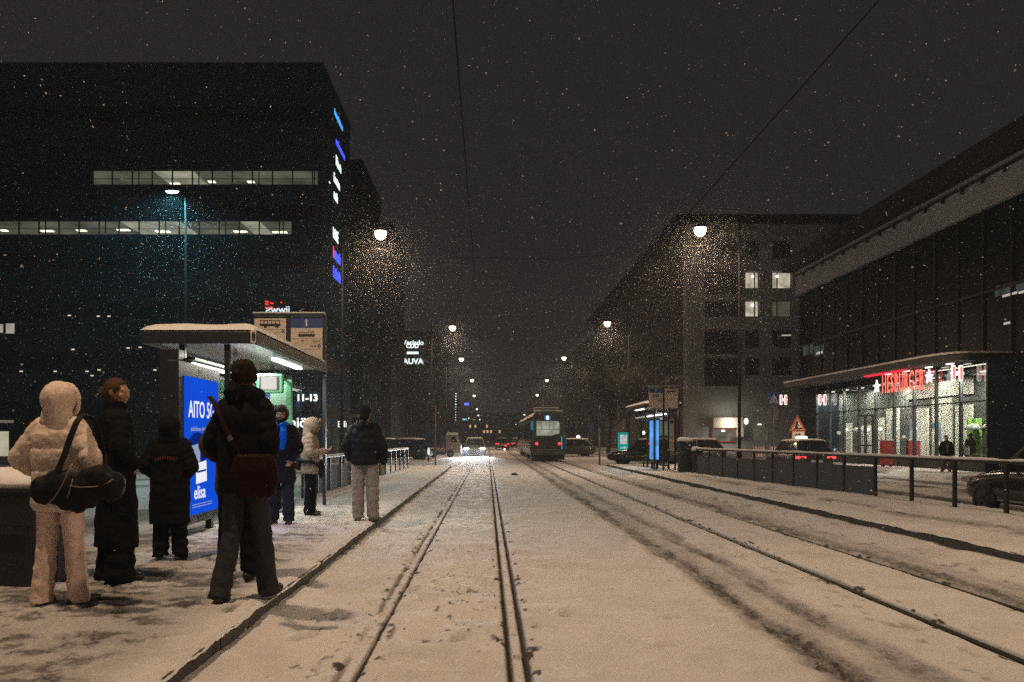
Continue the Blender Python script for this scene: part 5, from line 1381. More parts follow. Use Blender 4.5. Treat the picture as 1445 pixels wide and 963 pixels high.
MB().box(rx(750), yr - .05, rz(635.8), rx(793), TY + .05, rz(634.2)).build('bumper', mat('tram_bumper', (.12, .09, .06), .6), root)
for px in (757.3, 789.5):
    MB().tube([(rx(px), yr - .05, rz(626.3)), (rx(px), yr - .002, rz(626.3))], .085, 14).build('tail_light', TAIL, root)
MB().box(rx(792.2), yr - .02, rz(634), rx(793.3), yr - .002, rz(616)).build('edge_light', emit('edge_blue', (.0, .4, .75), .9), root)
MB().box(x0 + .15, TY + .35, .12, x1 - .15, TY + 2.6, .5).build('bogie', TD, root)
MB().box(x0 + .15, TY + 6.6, .12, x1 - .15, TY + 8.8, .5).build('bogie', TD, root)
MB().box(x0 + .15, TY + 16, .12, x1 - .15, TY + 18.5, .5).build('bogie', TD, root)
for yy in (TY + .8, TY + 2.1, TY + 7.1, TY + 8.3, TY + 16.6, TY + 17.9):
    for sx in (-1, 1): MB().tube([(TX + sx * .45, yy, .33), (TX + sx * .58, yy, .33)], .32, 18, ref=(0, 1, 0)).build('wheel', mat('wheel_steel', (.05, .05, .05), .5, .6), root)
MB().box(TX - .3, TY - .35, .4, TX + .3, TY + .0, .55).build('coupler', TD, root)
# sides: cream band, windows
for sx in (-1, 1):
    xs_ = TX + sx * TW / 2
    for ya_, yb_ in ((TY + .55, TY + 9.1), (TY + 10.9, TY + TL - .6)):
        MB().box(xs_, ya_, .62, xs_ + sx * .012, yb_, 1.30).build('side_band', TC if sx < 0 else TG, root)
        y = ya_ + .1
        while y + 1.2 < yb_:
            MB().box(xs_ - sx * .03, y, 1.42, xs_ + sx * .01, y + 1.25, 2.35).build('window', TGL, root); y += 1.42
MB().box(TX - .75, TY + 1.2, 3.123, TX + .75, TY + 3.6, 3.34).build('roof_box', mat('roof_box_grey', (.2, .19, .17), .6), root, bevel=.04)
MB().box(TX - .72, TY + 1.25, 3.342, TX + .72, TY + 3.55, 3.39).build('snow', SNOWC, root, bevel=.02)
MB().box(TX - .85, TY + .2, 3.08, TX + .85, TY + 1.1, 3.16).build('snow', SNOWC, root, bevel=.03)
# pantograph
pY = TY + 6.8; pz = 5.58; px_ = TX - .2
p = MB()
for sx in (-1, 1):
    p.tube([(px_ + sx * .30, pY - .3, 3.15), (px_ + sx * .42, pY + .9, 4.2), (px_ + sx * .75, pY, pz - .04)], .028, 6)
p.tube([(px_ - .9, pY, pz - .06), (px_ - .75, pY, pz), (px_ + .75, pY, pz), (px_ + .9, pY, pz - .06)], .03, 6)
p.box(px_ - .45, pY - .5, 3.12, px_ + .45, pY + .5, 3.2)
p.build('pantograph', TD, root)

# ------------------------------------------------------------------ traffic lights far off
def traffic_light(px, py, Y, m, label):
    x, z = wx(px, Y), wz(py, Y); g = thing('traffic_light', (x, Y, 0), label, 'traffic light')
    MB().tube([(x, Y + .1, 0), (x, Y + .1, z + .3)], .05, 8).build('post', BLACKP, g)
    MB().box(x - .15, Y - .1, z - .6, x + .15, Y + .08, z + .25).build('housing', BLACKP, g)
    MB().sphere((x, Y - .12, z), (.11, .04, .11), 10, 7).build('lens', m, g, smooth=True)
traffic_light(713.5, 629, 96, TAIL, 'red traffic light beside the far tail lights')
traffic_light(661.5, 590.5, 150, emit('amber_glow', (1., .55, .2), 3.), 'tiny amber traffic light far off on the left')
traffic_light(712, 634.5, 92, emit('white_signal', (.8, .95, 1.), 3.), 'small white tram signal low beside the red light')

# ------------------------------------------------------------------ trees
BARK = mat('bark', (.014, .013, .012), .9, var=.3, scale=6, bump=.5); TWIG = mat('twigs', (.012, .012, .012), .95)
def bare_tree(h, seed):
    rd = random.Random(seed)
    tr = MB(); cr = MB(); sn = MB()
    def grow(p, d, L_, r, lv):
        pts = [Vector(p)]; q = Vector(p); dd = Vector(d)
        for k in range(3):
            dd = (dd + Vector((rd.uniform(-.16, .16), rd.uniform(-.16, .16), rd.uniform(-.03, .12)))).normalized(); q = q + dd * (L_ / 3); pts.append(q.copy())
        rads = [r, r * .85, r * .7, r * .5]
        (tr if lv < 2 else cr).tube(pts, rads, 7 if lv < 2 else (5 if lv < 3 else 4), cap=lv > 2)
        if lv == 2 and rd.random() < .3: sn.tube([pt + Vector((0, 0, rads[i] * .9)) for i, pt in enumerate(pts)], [x * .9 for x in rads], 4)
        if lv >= 4: return
        n = (9, 7, 6, 6)[lv]
        for k in range(n):
            t = rd.uniform(.45, 1.) if lv == 0 else rd.uniform(.25, 1.)
            i = min(2, int(t * 3)); base = pts[i].lerp(pts[i + 1], t * 3 - i)
            az = rd.uniform(0, 2 * PI); sp = rd.uniform(.5, .95)
            nd = (dd * (1 - sp * .5) + Vector((math.cos(az) * sp, math.sin(az) * sp, rd.uniform(.1, .5)))).normalized()
            grow(base, nd, L_ * rd.uniform(.45, .68), r * rd.uniform(.38, .52), lv + 1)
    grow((0, 0, -.2), (0, 0, 1), h * .48, h * .018, 0)
    return tr, cr, sn
def tree_thing(seed, h, label):
    g = thing('street_tree', (0, 0, 0), label, 'tree', 'bare street trees on the right')
    a, b, c = bare_tree(h, seed)
    a.build('trunk', BARK, g, smooth=True); b.build('crown', TWIG, g)
    return g
protos = [tree_thing(3, 11, ''), tree_thing(11, 12.5, '')]
spots = [(812, 96, 'bare dark tree rising just right of the tram roof', 0, 1.0), (832, 84, 'bare dark tree between the tram and the blue far sign', 1, 1.0), (858, 76, 'bare dark tree behind the teal poster column, on its left', 0, 1.05),
         (884, 70, 'bare dark tree behind the right shelter roof edge', 1, .95), (846, 118, 'thin bare tree deep in the gap right of the tram', 1, 1.), (905, 60, 'bare dark tree directly behind the right shelter boards', 0, .9), (800, 125, 'farthest bare tree, close to the tram roof box', 0, 1.1)]
used = set()
for px, Y, l, k, s in spots:
    t = protos[k] if k not in used else copy_tree(protos[k])
    used.add(k)
    t.location = (wx(px, Y), Y, -.1); t.rotation_euler = (0, 0, px * .7); t.scale = (s, s, s); t['label'] = l
# left far trees
for px, Y, l, k in ((622, 95, 'bare dark tree behind the tan service truck', 1), (598, 84, 'bare dark tree left of the reddish pole', 0)):
    t = copy_tree(protos[k]); t.location = (wx(px, Y), Y, -.1); t.rotation_euler = (0, 0, px); t.scale = (.6, .6, .6); t['label'] = l; t['group'] = 'bare street trees on the left'
# lit shopfronts glimpsed beyond the trees
for i, (px, py, w, h, s) in enumerate(((816, 622, 3, 8, .35), (823, 623, 4, 8, .4), (830, 622, 2.5, 8, .3), (861, 616, 2, 8, .12), (868, 617, 2, 9, .1), (902, 616, 3, 8, .3), (917, 614, 3, 10, .35))):
    Y = 139. if px < 870 else 74.
    g = thing('shop_window', (wx(px, Y), Y, wz(py + h / 2, Y)), ['warm lit shop window just right of the tram', 'warm lit shop window second from the tram', 'narrow lit shop window third from the tram', 'dim narrow window left of the teal column', 'dim orange window beside the teal column', 'lit window seen through the right shelter glass', 'lit window behind the right shelter poster'][i], 'window')
    MB().box(wx(px - w / 2, Y), Y - .3, wz(py + h / 2, Y), wx(px + w / 2, Y), Y - .2, wz(py - h / 2, Y)).build('pane', emit(f'shop_glow_{s}', (1., .85, .62) if px != 868 else (1., .5, .25), s, var=.4, scale=.9), g)
    MB().box(wx(px - w / 2, Y) - .12, Y - .19, wz(py + h / 2, Y) - .12, wx(px + w / 2, Y) + .12, Y - .1, wz(py - h / 2, Y) + .12).build('frame', FRAME, g)
Y = 66.; 
for px, py, l in ((816, 617, 'round lamp glowing beside the parked car right of the tram'), (908, 611, 'round lamp glowing behind the right shelter glass')):
    g = thing('globe_lamp', (wx(px, Y), Y, 0), l, 'lamp')
    MB().sphere((wx(px, Y), Y, wz(py, Y)), .16, 10, 7).build('globe', MATS['globe_glow'], g, smooth=True)
    MB().tube([(wx(px, Y), Y, -.1), (wx(px, Y), Y, wz(py, Y) - .15)], .05, 8).build('post', BLACKP, g)
# ------------------------------------------------------------------ people (built facing +y, right hand +x, 1.75 m, then scaled and turned)
SKIN = mat('skin', (.36, .20, .13), .55, var=.1, scale=20)
EYE_ = mat('eye_dark', (.02, .015, .012), .2)
def cloth(name, col, **k): return mat(name, col, k.pop('rough', .85), 0, k.pop('var', .18), k.pop('scale', 5), k.pop('bump', .35), k.pop('bscale', 90), spec=.1, **k)

def hand(mb, w, d, n, curl=.35, side=1):
    """palm plus five separate fingers from wrist w along d; n = palm normal (the way the fingers curl), side = thumb side sign"""
    w = Vector(w); d = Vector(d).normalized(); n = Vector(n); n = (n - d * n.dot(d)).normalized(); s = d.cross(n) * side
    mb.chain([w - d * .02, w + d * .015], [.026, .027], 8)
    for k in (-.024, -.008, .008, .024):
        mb.chain([w + d * .01 + s * k * .7, w + d * .085 + s * k], [.015, .013], 8)
    for i, (k, L_) in enumerate(((.028, .068), (.0095, .078), (-.0095, .072), (-.027, .056))):
        p = w + d * .085 + s * k; pts = [p]; a = curl * (.8 + .12 * i)
        dd = d
        for f in (.42, .33, .25):
            dd = (d * math.cos(a) + n * math.sin(a)); p = p + dd * (L_ * f * 1.05); pts.append(p.copy()); a += curl * .95
        mb.chain(pts, [.0095, .0088, .0082, .0072], 8)
    t0 = w + d * .03 + s * .024
    mb.chain([t0, t0 + (d * .6 + s * .7 + n * .25).normalized() * .034, t0 + (d * .6 + s * .7 + n * .25).normalized() * .034 + (d * .9 + s * .25 + n * .5).normalized() * .034], [.0125, .0105, .009], 8)

def prof(z, table):
    zs = [t[0] for t in table]
    return [float(np.interp(z, zs, [t[i] for t in table])) for i in range(1, len(table[0]))]

def head_matrix(yaw, pitch, base=Vector((0, 0, 1.52))):
    return Matrix.Translation(base) @ Matrix.Rotation(yaw, 4, 'Z') @ Matrix.Rotation(pitch, 4, 'X') @ Matrix.Translation(-base)

def limb_pts(a, b, c, n=6):
    a, b, c = Vector(a), Vector(b), Vector(c); out = []
    for i in range(n): out.append(a.lerp(b, i / n))
    for i in range(n + 1): out.append(b.lerp(c, i / n))
    # ease the joint
    return [out[0]] + [(out[i - 1] + out[i] * 2 + out[i + 1]) / 4 for i in range(1, len(out) - 1)] + [out[-1]]

def person(label, loc, yaw, h, arms, legs, top, bottom, shoes, hy=0., hp=0., group=None, lean=0., hands=None):
    if hands is None: hands = HPK if arms[0][1][1] > .085 and arms[0][1][2] > .98 else (None, None)
    """arms/legs: ((elbow, wrist), (elbow, wrist)) and ((knee, ankle, toe_yaw), ...) for left, right; top/bottom/shoes: outfit dicts"""
    g = thing('person', (0, 0, 0), label, 'person', group)
    HM = head_matrix(hy, hp)
    sh = [Vector((-.185, 0, 1.42)), Vector((.185, 0, 1.42))]; bs = [Vector((-.155, 0, 1.395)), Vector((.155, 0, 1.395))]; hip = [Vector((-.095, 0, .93)), Vector((.095, 0, .93))]
    # --- body: one continuous skin
    b = MB()
    b.chain([(0, 0, .92), (0, -.005, 1.05), (0, 0, 1.22), (0, -.005, 1.36), (0, -.008, 1.44)], [(.155, .105), (.135, .095), (.155, .105), (.145, .088), (.08, .065)], 16)
    b.chain([(0, -.01, 1.42), HM @ Vector((0, .005, 1.56))], [.06, .056], 12)
    for v, r in (((0, -.004, 1.655), (.076, .092, .098)), ((0, .03, 1.60), (.064, .066, .075)), ((0, .058, 1.555), (.036, .034, .03)), ((0, .084, 1.625), (.052, .018, .05)),
                 ((0, .102, 1.612), (.011, .020, .012)), ((0, .099, 1.63), (.009, .014, .026)), ((-.032, .082, 1.664), (.024, .014, .009)), ((.032, .082, 1.664), (.024, .014, .009)),
                 ((0, .092, 1.581), (.024, .010, .006)), ((0, .091, 1.571), (.020, .010, .007)), ((-.078, -.005, 1.632), (.009, .020, .032)), ((.078, -.005, 1.632), (.009, .020, .032)), ((-.042, .07, 1.61), (.024, .022, .024)), ((.042, .07, 1.61), (.024, .022, .024))):
        b.sphere(HM @ Vector(v), r, 14, 10, HM.to_3x3())
    for i in (0, 1):
        e, w = arms[i]; e = Vector(e); w = Vector(w)
        b.chain(limb_pts(bs[i], e, w), [float(np.interp(t, (0, .5, 1), (.044, .038, .027))) for t in np.linspace(0, 1, 13)], 10)
        dv = (w - e).normalized(); spec = hands[i] or {}
        hand(b, w + dv * .02, spec.get('d', dv), spec.get('n', (0, 1, 0) if abs(dv.y) < .8 else (0, 0, -1)), spec.get('curl', .4), spec.get('side', 1 if i == 0 else -1))
        k, a, ty = legs[i]; k = Vector(k); a = Vector(a)
        b.chain(limb_pts(hip[i], k, a), [float(np.interp(t, (0, .45, .55, 1), (.086, .058, .056, .038))) for t in np.linspace(0, 1, 13)], 12)
        b.chain([a, a + Vector((math.sin(ty) * .13, math.cos(ty) * .13, -.05))], [.036, .028], 8)
    body = fuse(b.build('body', SKIN, g), .0085, 3)
    for sx in (-1, 1):
        MB().sphere(HM @ Vector((sx * .032, .088, 1.645)), (.010, .007, .006), 10, 7, HM.to_3x3()).build('eye', EYE_, g, smooth=True)
    # --- trousers
    tr = MB(); wr = bottom.get('w', (.105, .085, .085)); hemz = bottom.get('hem', .06)
    for i in (0, 1):
        k, a, ty = legs[i]; k = Vector(k); a = Vector(a); a2 = a + (a - k).normalized() * (a.z - hemz) if a.z > hemz else a
        hp_ = hip[i] + Vector((0, 0, .02)); pts = []; rd = []; N = 34
        for j in range(N + 1):
            t = j / N
            p = hp_.lerp(k, t * 2) if t < .5 else k.lerp(a2, t * 2 - 1)
            r = float(np.interp(t, (0, .5, 1), wr))
            fold = bottom.get('fold', .006) * math.sin(j * 1.35 + i * 2) * float(np.interp(t, (0, .35, .45, .6, .8, 1), (.2, .2, .8, .35, .9, 1.3)))
            pts.append(p + Vector((fold * .7, 0, 0))); rd.append((r + fold, (r + fold) * 1.04))
        tr.tube(pts, rd, 18)
        tr.sphere(hp_, (wr[0] * .98, wr[0], .09), 14, 8)
    tr.rings([(0, -.008, .90, .16, .12), (0, -.005, .98, .17, .125), (0, 0, 1.06, .165, .12)], 20)
    fuse(tr.build('trousers', bottom['m'], g), .0105, 3, bottom.get('disp', .014), .07)
    # --- shoes
    for i in (0, 1):
        k, a, ty = legs[i]; a = Vector(a); f = Vector((math.sin(ty), math.cos(ty), 0)); z0 = a.z - .085
        s_ = MB(); base = Vector((a.x, a.y, z0))
        s_.chain([base - f * .055 + Vector((0, 0, .045)), base + f * .05 + Vector((0, 0, .045)), base + f * .165 + Vector((0, 0, .036))], [(.041, .045), (.046, .044), (.040, .034)], 12)
        s_.chain([base + Vector((0, 0, .05)), base - f * .01 + Vector((0, 0, .13))], [.048, .046], 12)
        fuse(s_.build('shoe', shoes, g), .008, 3)
        # flat dark sole
        so = MB(); n_ = 16; ring = []
        for q in range(n_):
            t = 2 * PI * q / n_; u, v = .125 * math.cos(t), (.043 + .006 * math.cos(t)) * math.sin(t)
            ring.append(base + f * (.055 + u) + Vector((f.y, -f.x, 0)) * v)
        so.add([p + Vector((0, 0, .0)) for p in ring] + [p + Vector((0, 0, .022)) for p in ring], [tuple(range(n_ - 1, -1, -1)), tuple(range(n_, 2 * n_))] + [(q, (q + 1) % n_, (q + 1) % n_ + n_, q + n_) for q in range(n_)])
        so.build('sole', RUBBER, g)
    # --- coat
    j = MB(); tb = top['t']; q = top.get('quilt'); z = tb[0][0]; rr = []
    while z <= tb[-1][0] + 1e-6:
        rx_, ry_, cy = prof(z, tb)
        if q and z < 1.40:
            ph = ((z - tb[0][0]) % q[0]) / q[0]; puff = q[1] * (math.sqrt(max(0, math.sin(PI * ph))) - .6); rx_ += puff; ry_ += puff
        rr.append((0, cy, z, rx_, ry_)); z += .012
    j.rings(rr, 30, 2.25)
    sr = top.get('sleeve', (.085, .075, .055))
    for i in (0, 1):
        e, w = arms[i]; w = Vector(w); e = Vector(e)
        pts = []; rd = []; N = 30
        base = limb_pts(sh[i] + Vector((-.03 if i else .03, 0, -.015)), e, w, 15)
        for n_, p in enumerate(base):
            t = n_ / (len(base) - 1); r = float(np.interp(t, (0, .5, 1), sr))
            if q: r += q[1] * .6 * (math.sqrt(abs(math.sin(t * PI * 5))) - .6)
            else: r += top.get('fold', .005) * math.sin(n_ * 1.5 + i)
            pts.append(p); rd.append((r, r))
        j.tube(pts, rd, 14); j.sphere(pts[0], sr[0] * .98, 12, 8); j.sphere(pts[-1], (rd[-1][0] * .95,) * 3, 10, 7)
    col = top.get('collar', (.09, .085, 1.52))
    j.tube([(0, -.012, 1.40), (0, -.01, 1.47), (0, -.004, col[2])], [(col[0] * 1.25, col[1] * 1.2), (col[0] * 1.05, col[1]), (col[0], col[1])], 18)
    jk = fuse(j.build(top.get('name', 'jacket'), top['m'], g), .0105, 2 if q else 4, top.get('disp', .014), top.get('dsize', .09))
    # --- hood / hair / hat
    hd = top.get('hood')
    if hd:
        hm = MB()
        if hd == 'up':
            for k in range(9):
                t = k / 8; y = -.125 + .20 * t
                r = .125 * math.sqrt(max(.05, 1 - ((t - .55) / .75) ** 2)) * top.get('hood_s', 1.)
                c = HM @ Vector((0, y, 1.635 + .012 * t)); hm.sphere(c, (r * .98, .05, r * 1.08), 18, 10, HM.to_3x3())
            hm.chain([Vector((0, -.035, 1.45)), HM @ Vector((0, -.03, 1.53)), HM @ Vector((0, -.02, 1.6))], [(.15, .105), (.125, .11), (.115, .11)], 16)
        else:
            hm.chain([(-.12, -.07, 1.46), (-.06, -.125, 1.44), (0, -.14, 1.435), (.06, -.125, 1.44), (.12, -.07, 1.46)], [.045, .06, .066, .06, .045], 12)
        fuse(hm.build('hood', top.get('hood_m', top['m']), g), .0095, 3, .012, .06)
    g['_hm'] = 0
    return g, HM, finish_pose(g, loc, yaw, h / 1.75)

def finish_pose(g, loc, yaw, s):
    def f():
        g.location = loc; g.rotation_euler = (0, 0, yaw); g.scale = (s, s, s)
    return f

def add_fused(name, m, g, voxel, disp, dsize, fn, it=3):
    mb = MB(); fn(mb); return fuse(mb.build(name, m, g), voxel, it, disp, dsize)

STAND = (((-.105, .015, .50), (-.115, -.01, .085), -.15), ((.105, .015, .50), (.115, -.01, .085), .15))
DOWN = (((-.265, -.03, 1.14), (-.25, .05, .91)), ((.265, -.03, 1.14), (.25, .05, .91)))
PK2 = (((-.275, -.06, 1.15), (-.15, .09, 1.02)), ((.275, -.06, 1.15), (.15, .09, 1.02)))
HPK = ({'d': (.35, .0, -1), 'n': (0, -1, 0)}, {'d': (-.35, 0., -1), 'n': (0, -1, 0)})
def parka(m, hem=.74, w=1., d=1., waist=1., **k):
    t = [(hem, .20 * w, .155 * d, 0), (hem + .06, .215 * w, .165 * d, 0), (1.02, .205 * w * waist, .155 * d * waist, -.005), (1.22, .215 * w, .155 * d, -.01), (1.36, .205 * w, .14 * d, -.012), (1.44, .15 * w, .11 * d, -.012), (1.47, .11, .09, -.01)]
    return dict(m=m, t=t, **k)
BLKC = cloth('cloth_black', (.0055, .006, .0075)); BLKP = cloth('puffer_black', (.008, .009, .011), rough=.55, bump=.15)
SHOEB = mat('shoe_black', (.012, .012, .012), .55, bump=.2)

# 1 beige puffer with hood, seen from behind
BEI = cloth('puffer_beige', (.66, .54, .46), rough=.7, bump=.25, bscale=50); PINK = cloth('trousers_rose', (.70, .53, .47), bump=.3)
g, HM, fin = person('person in a beige hooded puffer jacket and pale trousers, back turned, at the far left', None, 0, 0, (((-.345, -.06, 1.17), (-.23, .14, 1.02)), ((.345, -.06, 1.17), (.23, .14, 1.02))),
                    (((-.12, .0, .50), (-.145, -.03, .085), -.2), ((.12, .03, .50), (.145, .05, .085), .5)), parka(BEI, .76, 1.04, 1.08, quilt=(.165, .018), sleeve=(.10, .088, .06), hood='up', hood_s=1.06, disp=.018, dsize=.05), dict(m=PINK, w=(.106, .082, .088), hem=.035, fold=.003, disp=.022), SHOEB)
# hood brim seam and back yoke
add_fused('hood_brim', BEI, g, .009, .012, .04, lambda mb: mb.chain([HM @ Vector((.118 * math.cos(t), .085, 1.625 + .138 * math.sin(t))) for t in np.linspace(-.9, PI + .9, 20)], [.022] * 20, 8), 2)
finA = lambda: finish_pose(g1, (-3.17, 5.9, PZ - .01), R(-6), 1.66 / 1.75)()
g1 = g
# duffel bag on her right hip
y = 5.62
bag = thing('duffel_bag', (wx(112, y), y, wz(720, y)), 'large black duffel bag with pale piping slung on the beige jacket person', 'bag')
BAGM = cloth('bag_black', (.012, .012, .014), rough=.6)
mb = MB(); bx, bz = wx(110, y), wz(690, y)
for k in range(7):
    u = -.24 + .08 * k; hh = .15 * (1 - .35 * (u / .26) ** 2) ; mb.sphere((bx + u, y, bz - .01 + .02 * math.sin(k * 1.7) + .045 * (u > .1)), (.09, .085, hh), 14, 10)
fuse(mb.build('bag_body', BAGM, bag), .012, 3, .03, .1)
PIPE = mat('piping', (.22, .17, .13), .5)
def bl(*pts): return [(wx(a, y - d), y - d, wz(b, y - d)) for a, b, d in pts]
MB().tube(bl((66, 712, .07), (76, 704, .095), (88, 684, .105), (97, 664, .095), (102, 655, .06)), .004, 6).build('piping', PIPE, bag, smooth=True)
MB().tube(bl((98, 686, .105), (115, 688, .108), (135, 687, .105), (152, 682, .09), (160, 676, .07)), .004, 6).build('piping', PIPE, bag, smooth=True)
MB().tube(bl((95, 703, .10), (99, 690, .105), (103, 676, .10)), .0035, 6).build('piping', PIPE, bag, smooth=True)
def strap(name, pts, w, m, parent, th=.006):
    """flat webbing"""
    MB().tube(pts, [(w, th)] * len(pts), 8, ref=(1, 0, 0)).build(name, m, parent, smooth=True)
sp = [(wx(a, q), q, wz(b, q)) for a, b, q in ((124, 587, 5.86), (116, 585, 5.72), (108, 596, 5.66), (99, 618, 5.64), (90, 645, 5.61), (80, 668, 5.58), (71, 690, 5.56))]
strap('strap', sp, .024, BAGM, bag)
sp = [(wx(a, q), q, wz(b, q)) for a, b, q in ((124, 587, 5.86), (136, 598, 5.95), (146, 640, 5.98), (152, 672, 5.8))]
strap('strap', sp, .022, BAGM, bag)

# 2 woman with a bun, profile to the right
HAIRB = cloth('hair_brown', (.09, .05, .025), bump=.8, bscale=160)
t = [(.30, .215, .17, 0), (.55, .205, .165, 0), (.95, .20, .15, 0), (1.12, .185, .14, -.005), (1.28, .205, .145, -.01), (1.38, .20, .14, -.01), (1.45, .165, .12, -.01), (1.48, .11, .10, -.01)]
g2, HM, _ = person('woman with a brown hair bun and long black coat, face turned right', None, 0, 0, PK2, STAND, dict(m=BLKC, t=t, name='coat', sleeve=(.085, .078, .06), collar=(.10, .10, 1.56), disp=.03, dsize=.16), dict(m=BLKC, w=(.11, .10, .125), hem=.02), SHOEB, hy=R(-52), hp=R(-4))
def f(mb):
    mb.sphere(HM @ Vector((0, -.018, 1.668)), (.085, .098, .098), 16, 11, HM.to_3x3()); mb.sphere(HM @ Vector((0, -.135, 1.635)), (.045, .045, .042), 12, 9); mb.chain([HM @ Vector((0, -.05, 1.61)), HM @ Vector((0, -.11, 1.63))], [.06, .03], 10)
add_fused('hair', HAIRB, g2, .007, .02, .03, f)
MB().tube([HM @ Vector((x, .058 - abs(x) * .3, 1.73 - abs(x) * .75)) for x in np.linspace(-.085, .085, 9)], .012, 6).build('headband', cloth('headband_dark', (.04, .03, .028)), g2, smooth=True)
# 3 short person in black, back turned
g3, HM, _ = person('short person in a dark hood and knee-length black coat with small red back print', None, 0, 0, PK2, STAND, dict(m=BLKC, t=[(.46, .235, .18, 0), (.8, .235, .18, 0), (1.1, .225, .165, 0), (1.3, .22, .155, -.01), (1.4, .19, .14, -.01), (1.47, .11, .09, -.01)], name='coat', sleeve=(.10, .09, .065), hood='up', hood_s=1.05, disp=.025), dict(m=BLKC, w=(.115, .098, .09), hem=.06, fold=.01), SHOEB)
RP = mat('print_red', (.25, .03, .03), .7)
pr = MB()
for k in range(9):
    u = -.11 + .0275 * k; zc = 1.235 + .03 * (1 - (u / .12) ** 2)
    pr.obox((u, -.182 + .25 * u * u, zc), (.007, .006, .03 + .012 * (k % 3 == 0)), (0, R(10 * (k % 3 - 1)), 0))
    if k % 2: pr.obox((u + .008, -.182 + .25 * u * u, zc + .012), (.016, .006, .006))
pr.build('back_print', RP, g3)
# 4 man with the red shoulder bag
DEN = cloth('trousers_charcoal', (.030, .031, .035), scale=9, var=.4)
FUR = cloth('fur_brown', (.03, .020, .015), bump=1., bscale=220, var=.5, scale=14)
legs4 = (((-.115, .03, .50), (-.145, -.13, .085), -.25), ((.115, .09, .51), (.15, .12, .10), .25))
g4, HM, _ = person('man in a big black coat and brown fur hat, back turned, nearest the track edge', None, 0, 0, (((-.255, -.05, 1.15), (-.16, .09, 1.0)), ((.255, -.06, 1.15), (.16, .09, 1.0))), legs4, dict(m=BLKC, t=[(.80, .205, .16, 0), (.90, .21, .165, 0), (1.1, .205, .16, -.01), (1.3, .215, .155, -.015), (1.38, .205, .145, -.015), (1.45, .15, .115, -.012), (1.48, .12, .1, -.01)], name='coat', sleeve=(.09, .08, .06), collar=(.115, .11, 1.57), disp=.03, dsize=.12), dict(m=DEN, w=(.098, .078, .086), hem=.03, fold=.003, disp=.02), SHOEB)
def f(mb):
    for k in range(60):
        a = random.uniform(0, 2 * PI); p = random.uniform(-.5, 1.2)
        mb.sphere(HM @ Vector((.085 * math.cos(a) * math.cos(p), -.01 + .098 * math.sin(a) * math.cos(p), 1.665 + .09 * math.sin(p))), random.uniform(.018, .032), 8, 6)
    mb.sphere(HM @ Vector((0, -.012, 1.665)), (.09, .10, .095), 16, 10)
add_fused('fur_hat', FUR, g4, .007, .022, .02, f, 1)
def f(mb):
    mb.chain([(-.12, .02, 1.50), (-.07, -.09, 1.52), (0, -.115, 1.53), (.07, -.09, 1.52), (.12, .02, 1.50)], [.055, .06, .062, .06, .055], 12)
add_fused('scarf', BLKC, g4, .009, .03, .06, f)
y = 5.78
bag4 = thing('shoulder_bag', (wx(358, y), y, wz(700, y)), 'dark red shoulder bag hanging on the back of the man nearest the track', 'bag')
RB = cloth('bag_red', (.020, .004, .005), rough=.7, bump=.6)
mb = MB()
for k in range(5):
    u = -.10 + .05 * k; mb.sphere((wx(358, y) + u, y + .02, wz(672, y)), (.075, .05, .165 - .2 * u * u), 14, 10)
fuse(mb.build('bag_body', RB, bag4), .011, 3, .02, .08)
MB().obox((wx(358, y), y - .035, wz(655, y)), (.23, .03, .13), (R(-6), 0, 0)).build('flap', RB, bag4, bevel=.015)
q_ = [(wx(a, q), q, wz(b, q)) for a, b, q in ((296, 560, 6.02), (302, 568, 5.86), (312, 592, 5.82), (325, 620, 5.81), (337, 645, 5.80), (345, 662, 5.79))]
strap('strap', q_, .020, RB, bag4)
MB().tube([(wx(323, 5.8), 5.795, wz(616, 5.8)), (wx(327, 5.8), 5.795, wz(622, 5.8))], .02, 10).build('buckle', mat('buckle', (.25, .22, .2), .3, .8), bag4)
# 5 person in an olive jacket mostly hidden behind him
OLV = cloth('jacket_olive', (.075, .055, .035))
g5, HM, _ = person('person in an olive brown jacket and black cap, half hidden behind the red bag man', None, 0, 0, (((-.30, -.03, 1.16), (-.16, .10, 1.02)), ((.25, -.03, 1.16), (.15, .10, 1.02))), STAND, parka(OLV, .74, 1.02, 1.0, sleeve=(.095, .085, .06), hood='down', disp=.02), dict(m=BLKC, w=(.11, .09, .085)), SHOEB)
add_fused('cap', BLKC, g5, .008, .012, .04, lambda mb: (mb.sphere(HM @ Vector((0, -.008, 1.672)), (.09, .103, .10), 16, 10), mb.chain([(0, -.1, 1.5), (0, -.11, 1.56)], [(.1, .05), (.08, .04)], 12)))
